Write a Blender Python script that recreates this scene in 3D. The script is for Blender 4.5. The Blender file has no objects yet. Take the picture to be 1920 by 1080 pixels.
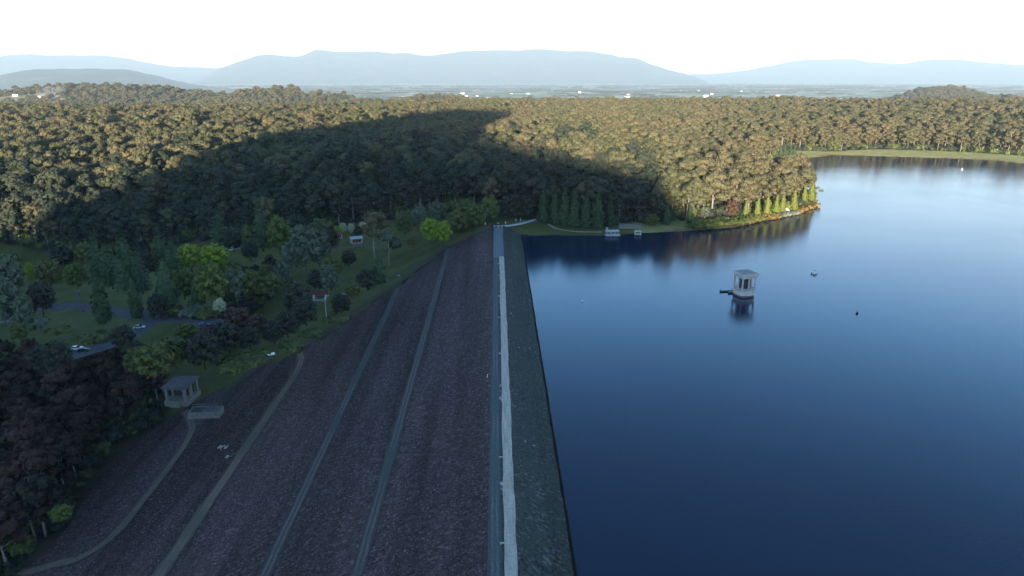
import bpy, bmesh, math, random
import numpy as np
from mathutils import Vector, Matrix

R = math.radians
scene = bpy.context.scene
C = scene.collection

# ------------------------------------------------------------------ camera, sky, sun, exposure
CZ, PITCH, YAW, F = 106.0, R(17.16), R(1.253), 1280.0
cam_d = bpy.data.cameras.new('camera'); cam = bpy.data.objects.new('camera', cam_d); C.objects.link(cam)
cam_d.sensor_width = 36; cam_d.lens = 24.0; cam_d.clip_start = 1.0; cam_d.clip_end = 90000
cam.location = (0, 0, CZ); cam.rotation_euler = (R(90) - PITCH, 0, -YAW)
scene.camera = cam

SUN_AZ, SUN_EL = R(9), R(6.0)          # direction the light travels (from +Y towards +X), height of the sun
world = bpy.data.worlds.new('World'); scene.world = world; world.use_nodes = True
wn = world.node_tree; bg = wn.nodes['Background']
sky = wn.nodes.new('ShaderNodeTexSky'); sky.sky_type = 'NISHITA'; sky.sun_disc = False
sky.sun_elevation = SUN_EL; sky.sun_rotation = math.pi + SUN_AZ
sky.altitude = 300; sky.air_density = 1.3; sky.dust_density = 0.5; sky.ozone_density = 3.0
# white veil low in the sky, blue glow added above to brighten the water, the same all round the horizon
wtc = wn.nodes.new('ShaderNodeTexCoord'); wsx = wn.nodes.new('ShaderNodeSeparateXYZ'); wn.links.new(wtc.outputs['Generated'], wsx.inputs[0])
wrp = wn.nodes.new('ShaderNodeValToRGB'); wn.links.new(wsx.outputs[2], wrp.inputs[0])
for i_, (p_, c_) in enumerate(((0.0, (.80, .90, .96)), (.16, (.50, .62, .76)), (.30, (.06, .34, .76)), (.46, (.005, .07, .20)), (.72, (0, 0, 0)))):
    e_ = wrp.color_ramp.elements[i_] if i_ < 2 else wrp.color_ramp.elements.new(p_)
    e_.position = p_; e_.color = (*c_, 1)
wml = wn.nodes.new('ShaderNodeVectorMath'); wml.operation = 'SCALE'; wn.links.new(wrp.outputs[0], wml.inputs[0]); wml.inputs['Scale'].default_value = 10.0
wad = wn.nodes.new('ShaderNodeMix'); wad.data_type = 'RGBA'; wad.blend_type = 'ADD'; wad.inputs[0].default_value = 1.0
wtn = wn.nodes.new('ShaderNodeMix'); wtn.data_type = 'RGBA'; wtn.blend_type = 'MULTIPLY'; wtn.inputs[0].default_value = 1.0
wn.links.new(sky.outputs[0], wtn.inputs[6]); wtn.inputs[7].default_value = (.70, .97, 1.30, 1)      # sky tinted bluer to deepen the blue reflected in the water
wn.links.new(wtn.outputs[2], wad.inputs[6]); wn.links.new(wml.outputs[0], wad.inputs[7])
wn.links.new(wad.outputs[2], bg.inputs[0]); bg.inputs[1].default_value = 0.063
sun_d = bpy.data.lights.new('sun', 'SUN'); sun_d.energy = 5.0; sun_d.angle = R(0.5); sun_d.color = (1.0, 0.84, 0.62)
sun = bpy.data.objects.new('sun', sun_d); C.objects.link(sun)
ldir = Vector((math.sin(SUN_AZ) * math.cos(SUN_EL), math.cos(SUN_AZ) * math.cos(SUN_EL), -math.sin(SUN_EL)))
sun.rotation_euler = ldir.to_track_quat('-Z', 'Y').to_euler()
sun.location = (-300, -900, 400)
vs = scene.view_settings
vs.view_transform = 'Standard'; vs.look = 'None'; vs.gamma = 1.0; vs.use_curve_mapping = False; vs.exposure = 1.95
cy = scene.cycles
cy.use_denoising = True; cy.max_bounces = 5; cy.diffuse_bounces = 2; cy.glossy_bounces = 2
cy.transmission_bounces = 1; cy.volume_bounces = 2; cy.transparent_max_bounces = 4
cy.caustics_reflective = False; cy.caustics_refractive = False

# ------------------------------------------------------------------ helpers
def ray(px, py):
    u = (px - 960) / F; v = -(py - 540) / F
    y = math.cos(PITCH) + v * math.sin(PITCH); z = -math.sin(PITCH) + v * math.cos(PITCH)
    return (u * math.cos(YAW) + y * math.sin(YAW), -u * math.sin(YAW) + y * math.cos(YAW), z)
def G(px, py, z=0.0):
    d = ray(px, py); t = (z - CZ) / d[2]
    return (d[0] * t, d[1] * t, z)
def pix(x, y, z):
    dx = x * math.cos(YAW) - y * math.sin(YAW); dy = x * math.sin(YAW) + y * math.cos(YAW); dz = z - CZ
    dep = dy * math.cos(PITCH) - dz * math.sin(PITCH); up = dy * math.sin(PITCH) + dz * math.cos(PITCH)
    return 960 + F * dx / dep, 540 - F * up / dep, dep

def tag(o, label=None, cat=None, group=None, kind=None):
    if label: o['label'] = label
    if cat: o['category'] = cat
    if group: o['group'] = group
    if kind: o['kind'] = kind
    return o
def link(name, me, parent=None, loc=(0, 0, 0), rz=0.0):
    o = bpy.data.objects.new(name, me); C.objects.link(o)
    o.location = loc; o.rotation_euler = (0, 0, rz)
    if parent: o.parent = parent
    return o
def empty(name, label, cat, loc, rz=0.0, group=None):
    o = link(name, None, None, loc, rz); o.empty_display_size = 0.5
    return tag(o, label, cat, group)

class MB:
    """collects geometry for one mesh"""
    def __init__(s): s.v = []; s.f = []; s.m = []
    def add(s, v, f, m=0):
        n = len(s.v); s.v.extend([tuple(map(float, p)) for p in v])
        s.f.extend([tuple(int(i) + n for i in q) for q in f]); s.m.extend([m] * len(f)); return s
    def box(s, x0, x1, y0, y1, z0, z1, m=0):
        v = [(x, y, z) for z in (z0, z1) for y in (y0, y1) for x in (x0, x1)]
        return s.add(v, [(0, 2, 3, 1), (4, 5, 7, 6), (0, 1, 5, 4), (2, 6, 7, 3), (0, 4, 6, 2), (1, 3, 7, 5)], m)
    def tube(s, pts, rad, n=6, m=0, cap=True):
        pts = [Vector([float(q) for q in p]) for p in pts]; vs_ = []; fs = []
        for i, p in enumerate(pts):
            d = (pts[min(i + 1, len(pts) - 1)] - pts[max(i - 1, 0)]).normalized()
            a = d.cross(Vector((0, 1, 0.01)) if abs(d.z) > .5 else Vector((0, 0, 1))).normalized(); b = d.cross(a)
            for k in range(n):
                t = 2 * math.pi * k / n; vs_.append(p + float(rad[i]) * (math.cos(t) * a + math.sin(t) * b))
        for i in range(len(pts) - 1):
            for k in range(n):
                k2 = (k + 1) % n; fs.append((i * n + k, i * n + k2, (i + 1) * n + k2, (i + 1) * n + k))
        if cap: fs.append(tuple(range(n))[::-1]); fs.append(tuple((len(pts) - 1) * n + k for k in range(n)))
        return s.add(vs_, fs, m)
    def lathe(s, prof, n=24, m=0, c=(0, 0, 0)):
        vs_ = []; fs = []
        for r, z in prof:
            for k in range(n):
                t = 2 * math.pi * k / n; vs_.append((c[0] + r * math.cos(t), c[1] + r * math.sin(t), c[2] + z))
        for i in range(len(prof) - 1):
            for k in range(n):
                k2 = (k + 1) % n; fs.append((i * n + k, i * n + k2, (i + 1) * n + k2, (i + 1) * n + k))
        fs.append(tuple(range(n))[::-1]); fs.append(tuple((len(prof) - 1) * n + k for k in range(n)))
        return s.add(vs_, fs, m)
    def mesh(s, name, mats, smooth=False):
        me = bpy.data.meshes.new(name); me.from_pydata(s.v, [], s.f)
        for m in (mats if isinstance(mats, (list, tuple)) else [mats]): me.materials.append(m)
        me.polygons.foreach_set('material_index', s.m)
        if smooth: me.polygons.foreach_set('use_smooth', [True] * len(s.f))
        me.update(); return me
    def build(s, name, mats, parent=None, loc=(0, 0, 0), rz=0.0, smooth=False):
        return link(name, s.mesh(name, mats, smooth), parent, loc, rz)

# value noise (numpy) for terrain relief and scatter density
def vnoise(x, y, seed=0):
    x = np.asarray(x, float); y = np.asarray(y, float)
    xi = np.floor(x); yi = np.floor(y); xf = x - xi; yf = y - yi
    def h(a, b):
        q = np.sin(a * 127.1 + b * 311.7 + seed * 74.7) * 43758.5453
        return q - np.floor(q)
    u = xf * xf * (3 - 2 * xf); v = yf * yf * (3 - 2 * yf)
    return (h(xi, yi) * (1 - u) + h(xi + 1, yi) * u) * (1 - v) + (h(xi, yi + 1) * (1 - u) + h(xi + 1, yi + 1) * u) * v
def fbm(x, y, seed=0, o=4):
    s = 0; a = .5
    for k in range(o):
        s = s + a * vnoise(x * 2 ** k, y * 2 ** k, seed + k); a *= .5
    return s
def sstep(a, b, x):
    t = np.clip((x - a) / (b - a), 0, 1); return t * t * (3 - 2 * t)

# ------------------------------------------------------------------ materials
def newmat(name, rough=0.9, spec=0.2):
    m = bpy.data.materials.new(name); m.use_nodes = True
    b = m.node_tree.nodes['Principled BSDF']; b.inputs['Roughness'].default_value = rough
    b.inputs['Specular IOR Level'].default_value = spec
    return m, m.node_tree, b
def nd(t, typ, **kw):
    n = t.nodes.new(typ)
    for k, v in kw.items():
        if k in n.inputs: n.inputs[k].default_value = v
        else: setattr(n, k, v)
    return n
def ramp(t, src, stops):
    r = t.nodes.new('ShaderNodeValToRGB'); e = r.color_ramp.elements
    while len(e) < len(stops): e.new(.5)
    for i, (p, c) in enumerate(stops):
        e[i].position = p; e[i].color = (*c, 1) if len(c) == 3 else c
    t.links.new(src, r.inputs[0]); return r.outputs[0]
def mixc(t, fac, a, b, blend='MIX'):
    n = t.nodes.new('ShaderNodeMix'); n.data_type = 'RGBA'; n.blend_type = blend
    for i, s in ((0, fac), (6, a), (7, b)):
        if hasattr(s, 'links'): t.links.new(s, n.inputs[i])
        else: n.inputs[i].default_value = s if i == 0 else (*s, 1)
    return n.outputs[2]
def noise(t, vec, scale, detail=4, rough=.55):
    n = nd(t, 'ShaderNodeTexNoise'); n.inputs['Scale'].default_value = scale; n.inputs['Detail'].default_value = detail
    n.inputs['Roughness'].default_value = rough
    if vec is not None: t.links.new(vec, n.inputs['Vector'])
    return n.outputs['Fac']
def bump(t, b, h, strength=.4, dist=.1):
    n = nd(t, 'ShaderNodeBump'); n.inputs['Strength'].default_value = strength; n.inputs['Distance'].default_value = dist
    t.links.new(h, n.inputs['Height']); t.links.new(n.outputs[0], b.inputs['Normal'])
def plain(name, col, rough=.8, var=.25, scale=1.5, spec=.25, metal=0):
    m, t, b = newmat(name, rough, spec); b.inputs['Metallic'].default_value = metal
    tc = nd(t, 'ShaderNodeTexCoord').outputs['Object']
    f = noise(t, tc, scale, 5)
    d = tuple(c * (1 - var) for c in col); l = tuple(min(1, c * (1 + var)) for c in col)
    t.links.new(ramp(t, f, [(.3, d), (.7, l)]), b.inputs['Base Color'])
    return m
def leafmat(name, a, b_, c=None, patch=True):
    """foliage: per-tree tint, patches of tint across the wood, clump variation inside a crown"""
    m, t, b = newmat(name, .75, .15)
    oi = nd(t, 'ShaderNodeObjectInfo')
    col = mixc(t, oi.outputs['Random'], a, b_)
    if c:
        w = noise(t, oi.outputs['Location'], .012, 3)
        col = mixc(t, ramp(t, w, [(.45, (0, 0, 0)), (.62, (1, 1, 1))]), col, c)
    tc = nd(t, 'ShaderNodeTexCoord').outputs['Object']
    v = ramp(t, noise(t, tc, .9, 3), [(.3, (.62, .62, .62)), (.72, (1.35, 1.35, 1.3))])
    col = mixc(t, 1.0, col, v, 'MULTIPLY')
    t.links.new(col, b.inputs['Base Color'])
    return m
M = {}
M['gum'] = leafmat('gum_leaves', (.060, .066, .033), (.100, .094, .050), (.102, .086, .047))
M['gum_red'] = leafmat('bronze_gum_leaves', (.026, .026, .019), (.066, .032, .026))
M['pine'] = leafmat('pine_needles', (.046, .080, .040), (.060, .098, .046))
M['cypress'] = leafmat('cypress_leaves', (.035, .060, .028), (.050, .075, .032))
M['gold'] = leafmat('golden_cypress_leaves', (.105, .130, .030), (.125, .140, .034))
M['lime'] = leafmat('lime_leaves', (.165, .230, .024), (.190, .240, .028))
M['green'] = leafmat('green_leaves', (.074, .104, .026), (.096, .122, .030))
M['olive'] = leafmat('olive_leaves', (.072, .090, .030), (.100, .112, .036))
M['pale'] = leafmat('grey_green_leaves', (.072, .092, .062), (.100, .122, .080))
M['cream'] = leafmat('cream_blossom', (.32, .34, .20), (.38, .38, .24))
M['dark'] = leafmat('dark_leaves', (.028, .036, .026), (.040, .046, .032))
M['rustshrub'] = leafmat('golden_shrub_leaves', (.15, .13, .035), (.17, .10, .040))
M['greyshrub'] = leafmat('grey_shrub_leaves', (.12, .14, .11), (.16, .17, .13))
M['darkgum'] = leafmat('shade_gum_leaves', (.024, .034, .024), (.044, .050, .032))  # darker copy of the gum leaves, the front band's shade put into the colour
M['rust'] = leafmat('rusty_leaves', (.060, .036, .028), (.075, .046, .030))
M['bark'] = plain('pale_bark', (.20, .175, .155), .9, .35, .6)
M['darkbark'] = plain('dark_bark', (.09, .075, .06), .9, .35, .8)
M['concrete'] = plain('pale_concrete', (.50, .47, .43), .85, .25, .5)
M['concrete_grey'] = plain('grey_concrete', (.26, .26, .26), .9, .25, .5)
M['white'] = plain('white_paint', (.80, .80, .78), .5, .05, 2)
M['darkwood'] = plain('dark_timber', (.030, .028, .027), .8, .3, 2)
M['oldstone'] = plain('weathered_dark_stone', (.12, .112, .105), .9, .25, .8)
M['slate'] = plain('dark_slate', (.065, .06, .065), .8, .25, 1)
M['greyroof'] = plain('grey_roof', (.15, .15, .17), .6, .2, 1)
M['blueroof'] = plain('blue_grey_metal_roof', (.30, .36, .40), .45, .08, 1, .5)
M['redroof'] = plain('red_roof', (.11, .025, .025), .6, .15, 1)
M['brick'] = plain('red_brick', (.20, .075, .05), .9, .25, 3)
M['tan'] = plain('tan_render', (.30, .25, .20), .9, .15, 1)
M['glass'] = plain('dark_glass', (.01, .012, .015), .1, .1, 1, .6)
M['rubber'] = plain('black_rubber', (.015, .015, .015), .8, .1, 3)
M['stone'] = plain('pale_stone', (.38, .37, .35), .9, .3, 2)
M['asphalt'] = plain('asphalt', (.075, .075, .085), .9, .25, .3)
M['pathgravel'] = plain('pale_gravel', (.26, .23, .19), .95, .25, .4)

# ------------------------------------------------------------------ the dam's form
CREST, TOE_M = 6.0, 3.0
BERMS = [-33.0, -58.6, -93.0, -134.0]
def dam_z0(x):
    """smooth cross-section: upstream slope, crest, downstream slope"""
    x = np.asarray(x, float)
    return np.where(x > 3.9, CREST - (x - 3.9) / 2.2, np.where(x < -2.6, CREST - (-x - 2.6) / TOE_M, CREST))
def _prof():
    xs, zs = [30, 17.2, 3.9, -2.6], [float(dam_z0(30)), float(dam_z0(17.2)), CREST, CREST]
    for b in BERMS:
        zb = float(dam_z0(b)); xs += [b + 2.2, b - 2.2]; zs += [zb + .12, zb - .12]
    xs.append(-190); zs.append(float(dam_z0(-190)))
    return np.array(xs[::-1], float), np.array(zs[::-1], float)
PX, PZ = _prof()
def dam_z(x): return np.interp(x, PX, PZ)
def onface(px, py):
    d = ray(px, py); lo, hi = 50., 900.
    f = lambda t: CZ + d[2] * t - float(dam_z(d[0] * t))
    t = 50.
    while f(t) > 0 and t < 900: t += 1.0
    for _ in range(30):
        m = t - 1 + .5 * 0; break
    lo, hi = t - 1, t
    for _ in range(25):
        m = .5 * (lo + hi)
        if f(m) > 0: lo = m
        else: hi = m
    return (d[0] * hi, d[1] * hi, CZ + d[2] * hi)
GROIN = [(-149, 20), (-150, 120), (-149, 180), (-148, 205), (-158, 235), (-160, 264), (-152, 283), (-142, 295), (-123, 313), (-100, 320), (-84, 346), (-60, 383), (-31, 460), (-3, 470), (12, 472), (30, 466)]
GROIN = np.array(GROIN, float); GROIN_Z = np.maximum(dam_z(GROIN[:, 0]), -45)
GROIN_Z[-2:] = (4.0, -1.0)

def seg_dist(x, y, poly, closed=False):
    """distance to polyline, side sign (left of travel positive), interpolated parameter"""
    best = np.full(x.shape, 1e18); par = np.zeros(x.shape); sgn = np.ones(x.shape)
    n = len(poly)
    for i in range(n if closed else n - 1):
        a = poly[i]; b = poly[(i + 1) % n]; dx, dy = b - a; L = dx * dx + dy * dy
        t = np.clip(((x - a[0]) * dx + (y - a[1]) * dy) / L, 0, 1)
        d = (x - a[0] - t * dx) ** 2 + (y - a[1] - t * dy) ** 2
        s = np.where(dx * (y - a[1]) - dy * (x - a[0]) >= 0, 1., -1.)
        m = d < best - 1e-9
        best = np.where(m, d, best); par = np.where(m, i + t, par); sgn = np.where(m, s, sgn)
    return np.sqrt(best), sgn, par
def inpoly(x, y, poly):
    c = np.zeros(np.shape(x), bool); n = len(poly)
    for i in range(n):
        x0, y0 = poly[i]; x1, y1 = poly[(i + 1) % n]
        if y0 == y1: continue
        m = ((y0 > y) != (y1 > y)) & (x < (x1 - x0) * (y - y0) / (y1 - y0) + x0)
        c ^= m
    return c

# ------------------------------------------------------------------ the lake's outline and the terrain
def gp(px, py, z=0): return G(px, py, z)[:2]
SHORE = [(-1, -900), (-1, 470), (22, 471), gp(1015, 443), gp(1060, 441), gp(1130, 442), gp(1200, 437), gp(1290, 433), gp(1370, 427), gp(1440, 412), gp(1490, 400), gp(1528, 385),
         gp(1535, 374), (290, 628), (262, 690), (268, 760), (300, 830), (350, 890), (392, 915), gp(1500, 296.5), gp(1545, 293), gp(1562, 290.5), gp(1620, 291.5), gp(1700, 294), gp(1800, 297), gp(1865, 300.5), gp(1920, 306), (840, 780), (1000, 640), (1250, 500), (1400, 200), (1350, -200), (900, -700), (400, -1100)]
SHORE = np.array(SHORE, float)
CTRL = []   # (x, y, z)
for px, py, z in [(0, 1080, -42), (-200, 1080, -40), (-200, 700, -36), (150, 655, -39), (0, 640, -37), (150, 600, -36), (330, 610, -35), (250, 560, -33), (340, 750, -41), (500, 480, -27),
                  (100, 520, -33), (380, 500, -28), (680, 480, -18), (640, 530, -22), (780, 440, -6), (640, 430, -14), (420, 455, -22), (200, 470, -27), (-100, 470, -24), (560, 440, -18), (480, 600, -33), (560, 590, -28)]:
    x, y, _ = G(px, py, z); CTRL.append((x, y, z))
CTRL += [(-420, 560, -8), (-350, 600, -10), (-250, 600, -8), (-150, 590, 0), (-60, 560, 6), (-20, 520, 8), (0, 490, 6.5), (20, 500, 6), (-40, 640, 12), (40, 560, 8), (60, 620, 14), (140, 560, 8), (180, 640, 12), (240, 640, 6),
         (-350, 720, 8), (-550, 700, 6), (-700, 500, -5), (-900, 800, 14), (-350, 900, 20), (-150, 760, 10), (-120, 900, 16), (-350, 1150, 22), (-100, 1150, 20), (-700, 1100, 20), (-1100, 1200, 20), (-350, 1500, 18), (-1200, 1700, 12), (0, 1400, 22), (0, 1700, 22),
         (60, 760, 22), (120, 820, 20), (180, 760, 14), (100, 950, 17), (200, 1000, 10), (330, 960, 5), (300, 1100, 12), (450, 1040, 5), (640, 1050, 6), (800, 980, 5), (960, 900, 6), (600, 1300, 14), (1000, 1300, 16), (1400, 900, 12), (300, 1500, 18), (700, 1700, 20), (1300, 1700, 28),
         (300, 2100, 16), (900, 2200, 26), (1600, 2200, 54), (2100, 2300, 68), (1700, 1400, 34), (-300, 2100, 4), (-1200, 2300, -30), (-2000, 1800, -10), (-2000, 800, 10), (-1500, 100, 0), (-600, 0, -30), (-400, 250, -34), (-300, -300, -30), (-1000, -600, 0), (1600, 0, 25), (1800, -900, 30), (500, -1400, 20)]
for x, y in [tuple(p) for p in SHORE[2:27:2]]: CTRL.append((x, y, .3))
for (x, y), z in list(zip(GROIN, GROIN_Z))[::2][:-1]: CTRL.append((x, y, z))
CT = np.array(CTRL)
def _tps():
    P = CT[:, :2] / 500; n = len(P)
    d = np.linalg.norm(P[:, None] - P[None], axis=2)
    K = np.where(d > 0, d * d * np.log(d + 1e-12), 0) + np.eye(n) * 1e-3
    A = np.zeros((n + 3, n + 3)); A[:n, :n] = K; A[:n, n] = 1; A[:n, n + 1:] = P; A[n:, :n] = A[:n, n:].T
    return np.linalg.solve(A, np.r_[CT[:, 2], 0, 0, 0])
TPS = _tps()
# far country: valley plain with low ridges
RIDGES = [(-1950, 3500, 1300, 520, 205), (-900, 3300, 700, 420, 205), (-300, 3250, 420, 350, 165), (-4200, 4200, 1500, 700, 190), (3000, 4700, 430, 420, 192), (2500, 3600, 900, 500, 150), (5000, 4000, 2000, 900, 150),
          (-400, 5400, 900, 420, 45), (1400, 6500, 1600, 450, 60), (-900, 8000, 1400, 600, 40), (3000, 9000, 2500, 700, 70), (500, 11000, 2200, 900, 60)]
def far_z(x, y):
    z = -165 + 26 * (fbm(x / 1500, y / 1500, 5) - .5)
    for cx, cy_, sx, sy, a in RIDGES: z = np.maximum(z, -165 + (a + 30 * (fbm(x / 300, y / 300, 8) - .5)) * np.exp(-((x - cx) / sx) ** 2 - ((y - cy_) / sy) ** 2))
    return z
# the high hill behind the viewpoint that shades the valley in the evening
HB = np.array([-3000, -1500, -700, -500, -455, -430, -405, -385, -350, -300, -240, -170, -150, -125, -60, 40, 58, 95, 200, 450, 950, 2000])
HH = np.array([-60, -60, -40, 0, 34, 54, 88, 116, 142, 170, 182, 180, 152, 122, 108, 90, 66, 56, 46, 30, 10, -40])
TSUN = math.tan(SUN_EL)
def hill_z(x, y):
    a = x * math.sin(SUN_AZ) + y * math.cos(SUN_AZ); b = x * math.cos(SUN_AZ) - y * math.sin(SUN_AZ)
    top = np.interp(b, HB, HH) + TSUN * 1150
    return -60 + (top + 60) * np.exp(-np.abs((a + 1150) / 330) ** 2.2)
def terrain(x, y):
    x = np.atleast_1d(np.asarray(x, float)); y = np.atleast_1d(np.asarray(y, float)); sh = x.shape
    x = x.ravel(); y = y.ravel()
    z = np.full(x.shape, TPS[-3]) + TPS[-2] * x / 500 + TPS[-1] * y / 500
    for i, (cx, cy_, _) in enumerate(CT):
        d2 = ((x - cx) ** 2 + (y - cy_) ** 2) / 250000
        z += TPS[i] * .5 * d2 * np.log(d2 + 1e-24)
    z = np.clip(z, -48, 70)
    z += (fbm(x / 60, y / 60, 3) - .5) * 2.0
    w = sstep(2000, 3000, np.hypot(x, y)) * (y > -200)
    w = np.where(y <= -200, sstep(1500, 2600, np.hypot(x, y)), w)
    z = z * (1 - w) + far_z(x, y) * w
    z = np.maximum(z, np.where(y < -350, hill_z(x, y), -999))
    # shoreline
    d, _, _ = seg_dist(x, y, SHORE, True)
    lake = inpoly(x, y, SHORE); sd = np.where(lake, -d, d)
    near = sd < 40
    zl = np.where(sd < 0, np.maximum(sd * .25, -5), np.minimum(z, .35 + sd * .30))
    zl = np.where(sd >= 0, np.maximum(zl, np.minimum(sd * .22, 1.2)), zl)
    z = np.where(near, zl, z)
    # groin of the dam
    d, s, p = seg_dist(x, y, GROIN); out = s > 0
    zg = np.interp(p, np.arange(len(GROIN)), GROIN_Z)
    k = sstep(0, 26, d)
    onend = (p <= 0) | (p >= len(GROIN) - 1)
    z = np.where(out & ~onend, (zg + .15 + .02 * d) * (1 - k) + z * k, z)
    inside = (~out) & (y < 480) & (y > -420) & (x < 45) & (x > -175)
    z = np.where(inside, np.minimum(z, dam_z(x) - .12 * d - .05), z)
    z = np.where((x > -20) & (x < 40) & (y < 462) & (y > -420), np.minimum(z, dam_z(x) - 1.5), z)
    return z.reshape(sh)
def tz(x, y): return float(terrain(x, y)[0])
def ground(px, py):
    """where the line of sight through a pixel of the photograph meets the terrain"""
    d = np.array(ray(px, py)); t = np.arange(100, 3500, 4.0)
    h = CZ + d[2] * t - np.maximum(terrain(d[0] * t, d[1] * t), 0)
    i = int(np.argmax(h < 0)); i = max(i, 1)
    t0 = t[i - 1] + 4.0 * h[i - 1] / (h[i - 1] - h[i] + 1e-9)
    x, y = d[0] * t0, d[1] * t0
    return (x, y, max(tz(x, y), 0.0))

CLEAR = [[gp(0, 478, -30), gp(170, 484, -30), gp(300, 474, -28), gp(420, 458, -25), gp(560, 442, -18), gp(650, 428, -14), gp(760, 420, -6), gp(880, 408, 3), gp(935, 402, 8)]
         + [tuple(p) for p in GROIN[13:5:-1]] + [gp(300, 722, -41), gp(205, 716, -40), gp(120, 712, -39), gp(-60, 690, -38), gp(-60, 478, -30)],
         [gp(935, 402, 8), gp(1005, 408, 6), gp(1100, 420, 3), gp(1150, 418, 3), gp(1290, 414, 3), gp(1400, 402, 3), gp(1480, 391, 3), gp(1530, 376, 2), (320, 600), (280, 540), (150, 470), (20, 455), (-5, 468)],
         [(360, 850), (385, 1000), (420, 1012), gp(1545, 283, 3), gp(1660, 279, 4), gp(1800, 283, 4), gp(1900, 289, 4), (1000, 700), (600, 850)]]
CLEAR = [np.array(c, float) for c in CLEAR]
THICKET = np.array([gp(398, 655, -38), gp(425, 600, -35), gp(436, 545, -32), gp(480, 522, -29), gp(560, 530, -28), gp(650, 522, -24), gp(655, 560, -24), gp(590, 628, -28), gp(515, 675, -32), gp(430, 705, -37), gp(395, 700, -38)], float)
BRANCH = np.array([gp(262, 618, -36), gp(232, 638, -38), gp(190, 652, -39), gp(150, 666, -40), gp(60, 690, -40), gp(-40, 715, -40)], float)
def forest_ok(x, y):
    ok = np.ones(x.shape, bool)
    for c in CLEAR: ok &= ~inpoly(x, y, c)
    ok |= inpoly(x, y, THICKET)
    d, _, _ = seg_dist(x, y, SHORE, True)
    ok &= ~inpoly(x, y, SHORE) & (d > 7)
    dg, s, _ = seg_dist(x, y, GROIN)
    ok &= (s > 0) | (y > 480); ok &= dg > np.where(y < 290, 3, 8)
    ok &= seg_dist(x, y, BRANCH)[0] > 8
    ok &= ~((x > -146) & (x < 45) & (y < 462))
    return ok

# ------------------------------------------------------------------ ground sheet
def axis(lo, hi, step, far_lo, far_hi, g):
    a = list(np.arange(lo, hi + .1, step)); s = step
    while a[-1] < far_hi: s *= g; a.append(a[-1] + s)
    s = step
    while a[0] > far_lo: s *= g; a.insert(0, a[0] - s)
    return np.array(a)
ax = axis(-560, 860, 6.5, -60000, 60000, 1.07); ay = axis(60, 1080, 6.5, -4500, 58000, 1.06)
gx, gy = np.meshgrid(ax, ay); gz = terrain(gx, gy)
nx, ny = len(ax), len(ay)
def grid_mesh(name, gx, gy, gz, mat):
    ny, nx = gx.shape
    idx = np.arange(nx * ny).reshape(ny, nx)
    q = np.stack([idx[:-1, :-1], idx[:-1, 1:], idx[1:, 1:], idx[1:, :-1]], -1).reshape(-1, 4)
    me = bpy.data.meshes.new(name)
    me.vertices.add(nx * ny); me.vertices.foreach_set('co', np.stack([gx, gy, gz], -1).astype(np.float32).ravel())
    me.loops.add(q.size); me.loops.foreach_set('vertex_index', q.astype(np.int32).ravel())
    me.polygons.add(len(q)); me.polygons.foreach_set('loop_start', np.arange(0, q.size, 4, dtype=np.int32))
    me.polygons.foreach_set('use_smooth', np.ones(len(q), bool))
    me.materials.append(mat); me.update(calc_edges=True); return me
def ground_mat():
    m, t, b = newmat('ground_cover', .95, .1)
    pos = nd(t, 'ShaderNodeNewGeometry').outputs['Position']
    at = nd(t, 'ShaderNodeAttribute', attribute_name='cover'); sep = nd(t, 'ShaderNodeSeparateColor'); t.links.new(at.outputs['Color'], sep.inputs[0])
    litter = ramp(t, noise(t, pos, .15, 5), [(.3, (.035, .030, .022)), (.7, (.070, .062, .040))])
    grass = ramp(t, noise(t, pos, .06, 6), [(.3, (.062, .072, .024)), (.55, (.094, .102, .034)), (.75, (.128, .124, .048))])
    vor = nd(t, 'ShaderNodeTexVoronoi'); vor.inputs['Scale'].default_value = .0035; t.links.new(pos, vor.inputs['Vector'])
    hs = nd(t, 'ShaderNodeSeparateColor'); t.links.new(vor.outputs['Color'], hs.inputs[0])
    field = ramp(t, hs.outputs[0], [(.0, (.08, .10, .05)), (.25, (.20, .22, .09)), (.45, (.10, .12, .06)), (.6, (.46, .42, .30)), (.8, (.16, .19, .08)), (1, (.58, .52, .42))])
    bank = ramp(t, noise(t, pos, .4, 4), [(.35, (.14, .075, .040)), (.65, (.30, .20, .10))])
    dry = ramp(t, noise(t, pos, .08, 5), [(.35, (.28, .29, .10)), (.65, (.42, .40, .17))])
    col = mixc(t, sep.outputs[0], litter, grass)
    col = mixc(t, sep.outputs[1], col, field)
    col = mixc(t, at.outputs['Alpha'], col, dry)
    col = mixc(t, sep.outputs[2], col, bank)
    t.links.new(col, b.inputs['Base Color']); bump(t, b, noise(t, pos, .8, 6), .5, .4)
    return m
M['ground'] = ground_mat()
me = grid_mesh('ground', gx, gy, gz, M['ground'])
X, Y = gx.ravel(), gy.ravel()
cov = np.zeros((len(X), 4), np.float32)
lawn = np.zeros(X.shape)
for c in CLEAR[:2]: lawn = np.maximum(lawn, inpoly(X, Y, c))
cov[:, 0] = lawn
cov[:, 1] = sstep(1900, 2600, np.hypot(X, Y))
d, _, _ = seg_dist(X, Y, SHORE, True)
sdl = np.where(inpoly(X, Y, SHORE), -d, d)
cov[:, 2] = (1 - sstep(3, 9, sdl)) * (Y > 400) * ((X > 120) | (Y > 600)) * (.55 + .45 * (fbm(X / 40, Y / 40, 9) > .42))
pen = (1 - sstep(25, 40, sdl)) * (Y > 470) * (X > 100) * (Y < 640)
cov[:, 3] = np.maximum(inpoly(X, Y, CLEAR[2]) * 1.0, pen * .6)
ca = me.color_attributes.new('cover', 'FLOAT_COLOR', 'POINT'); ca.data.foreach_set('color', cov.ravel())
tag(link('ground', me), 'rolling ground of the valley, park lawns, forest floor and far farmland', 'ground', kind='structure')

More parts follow.
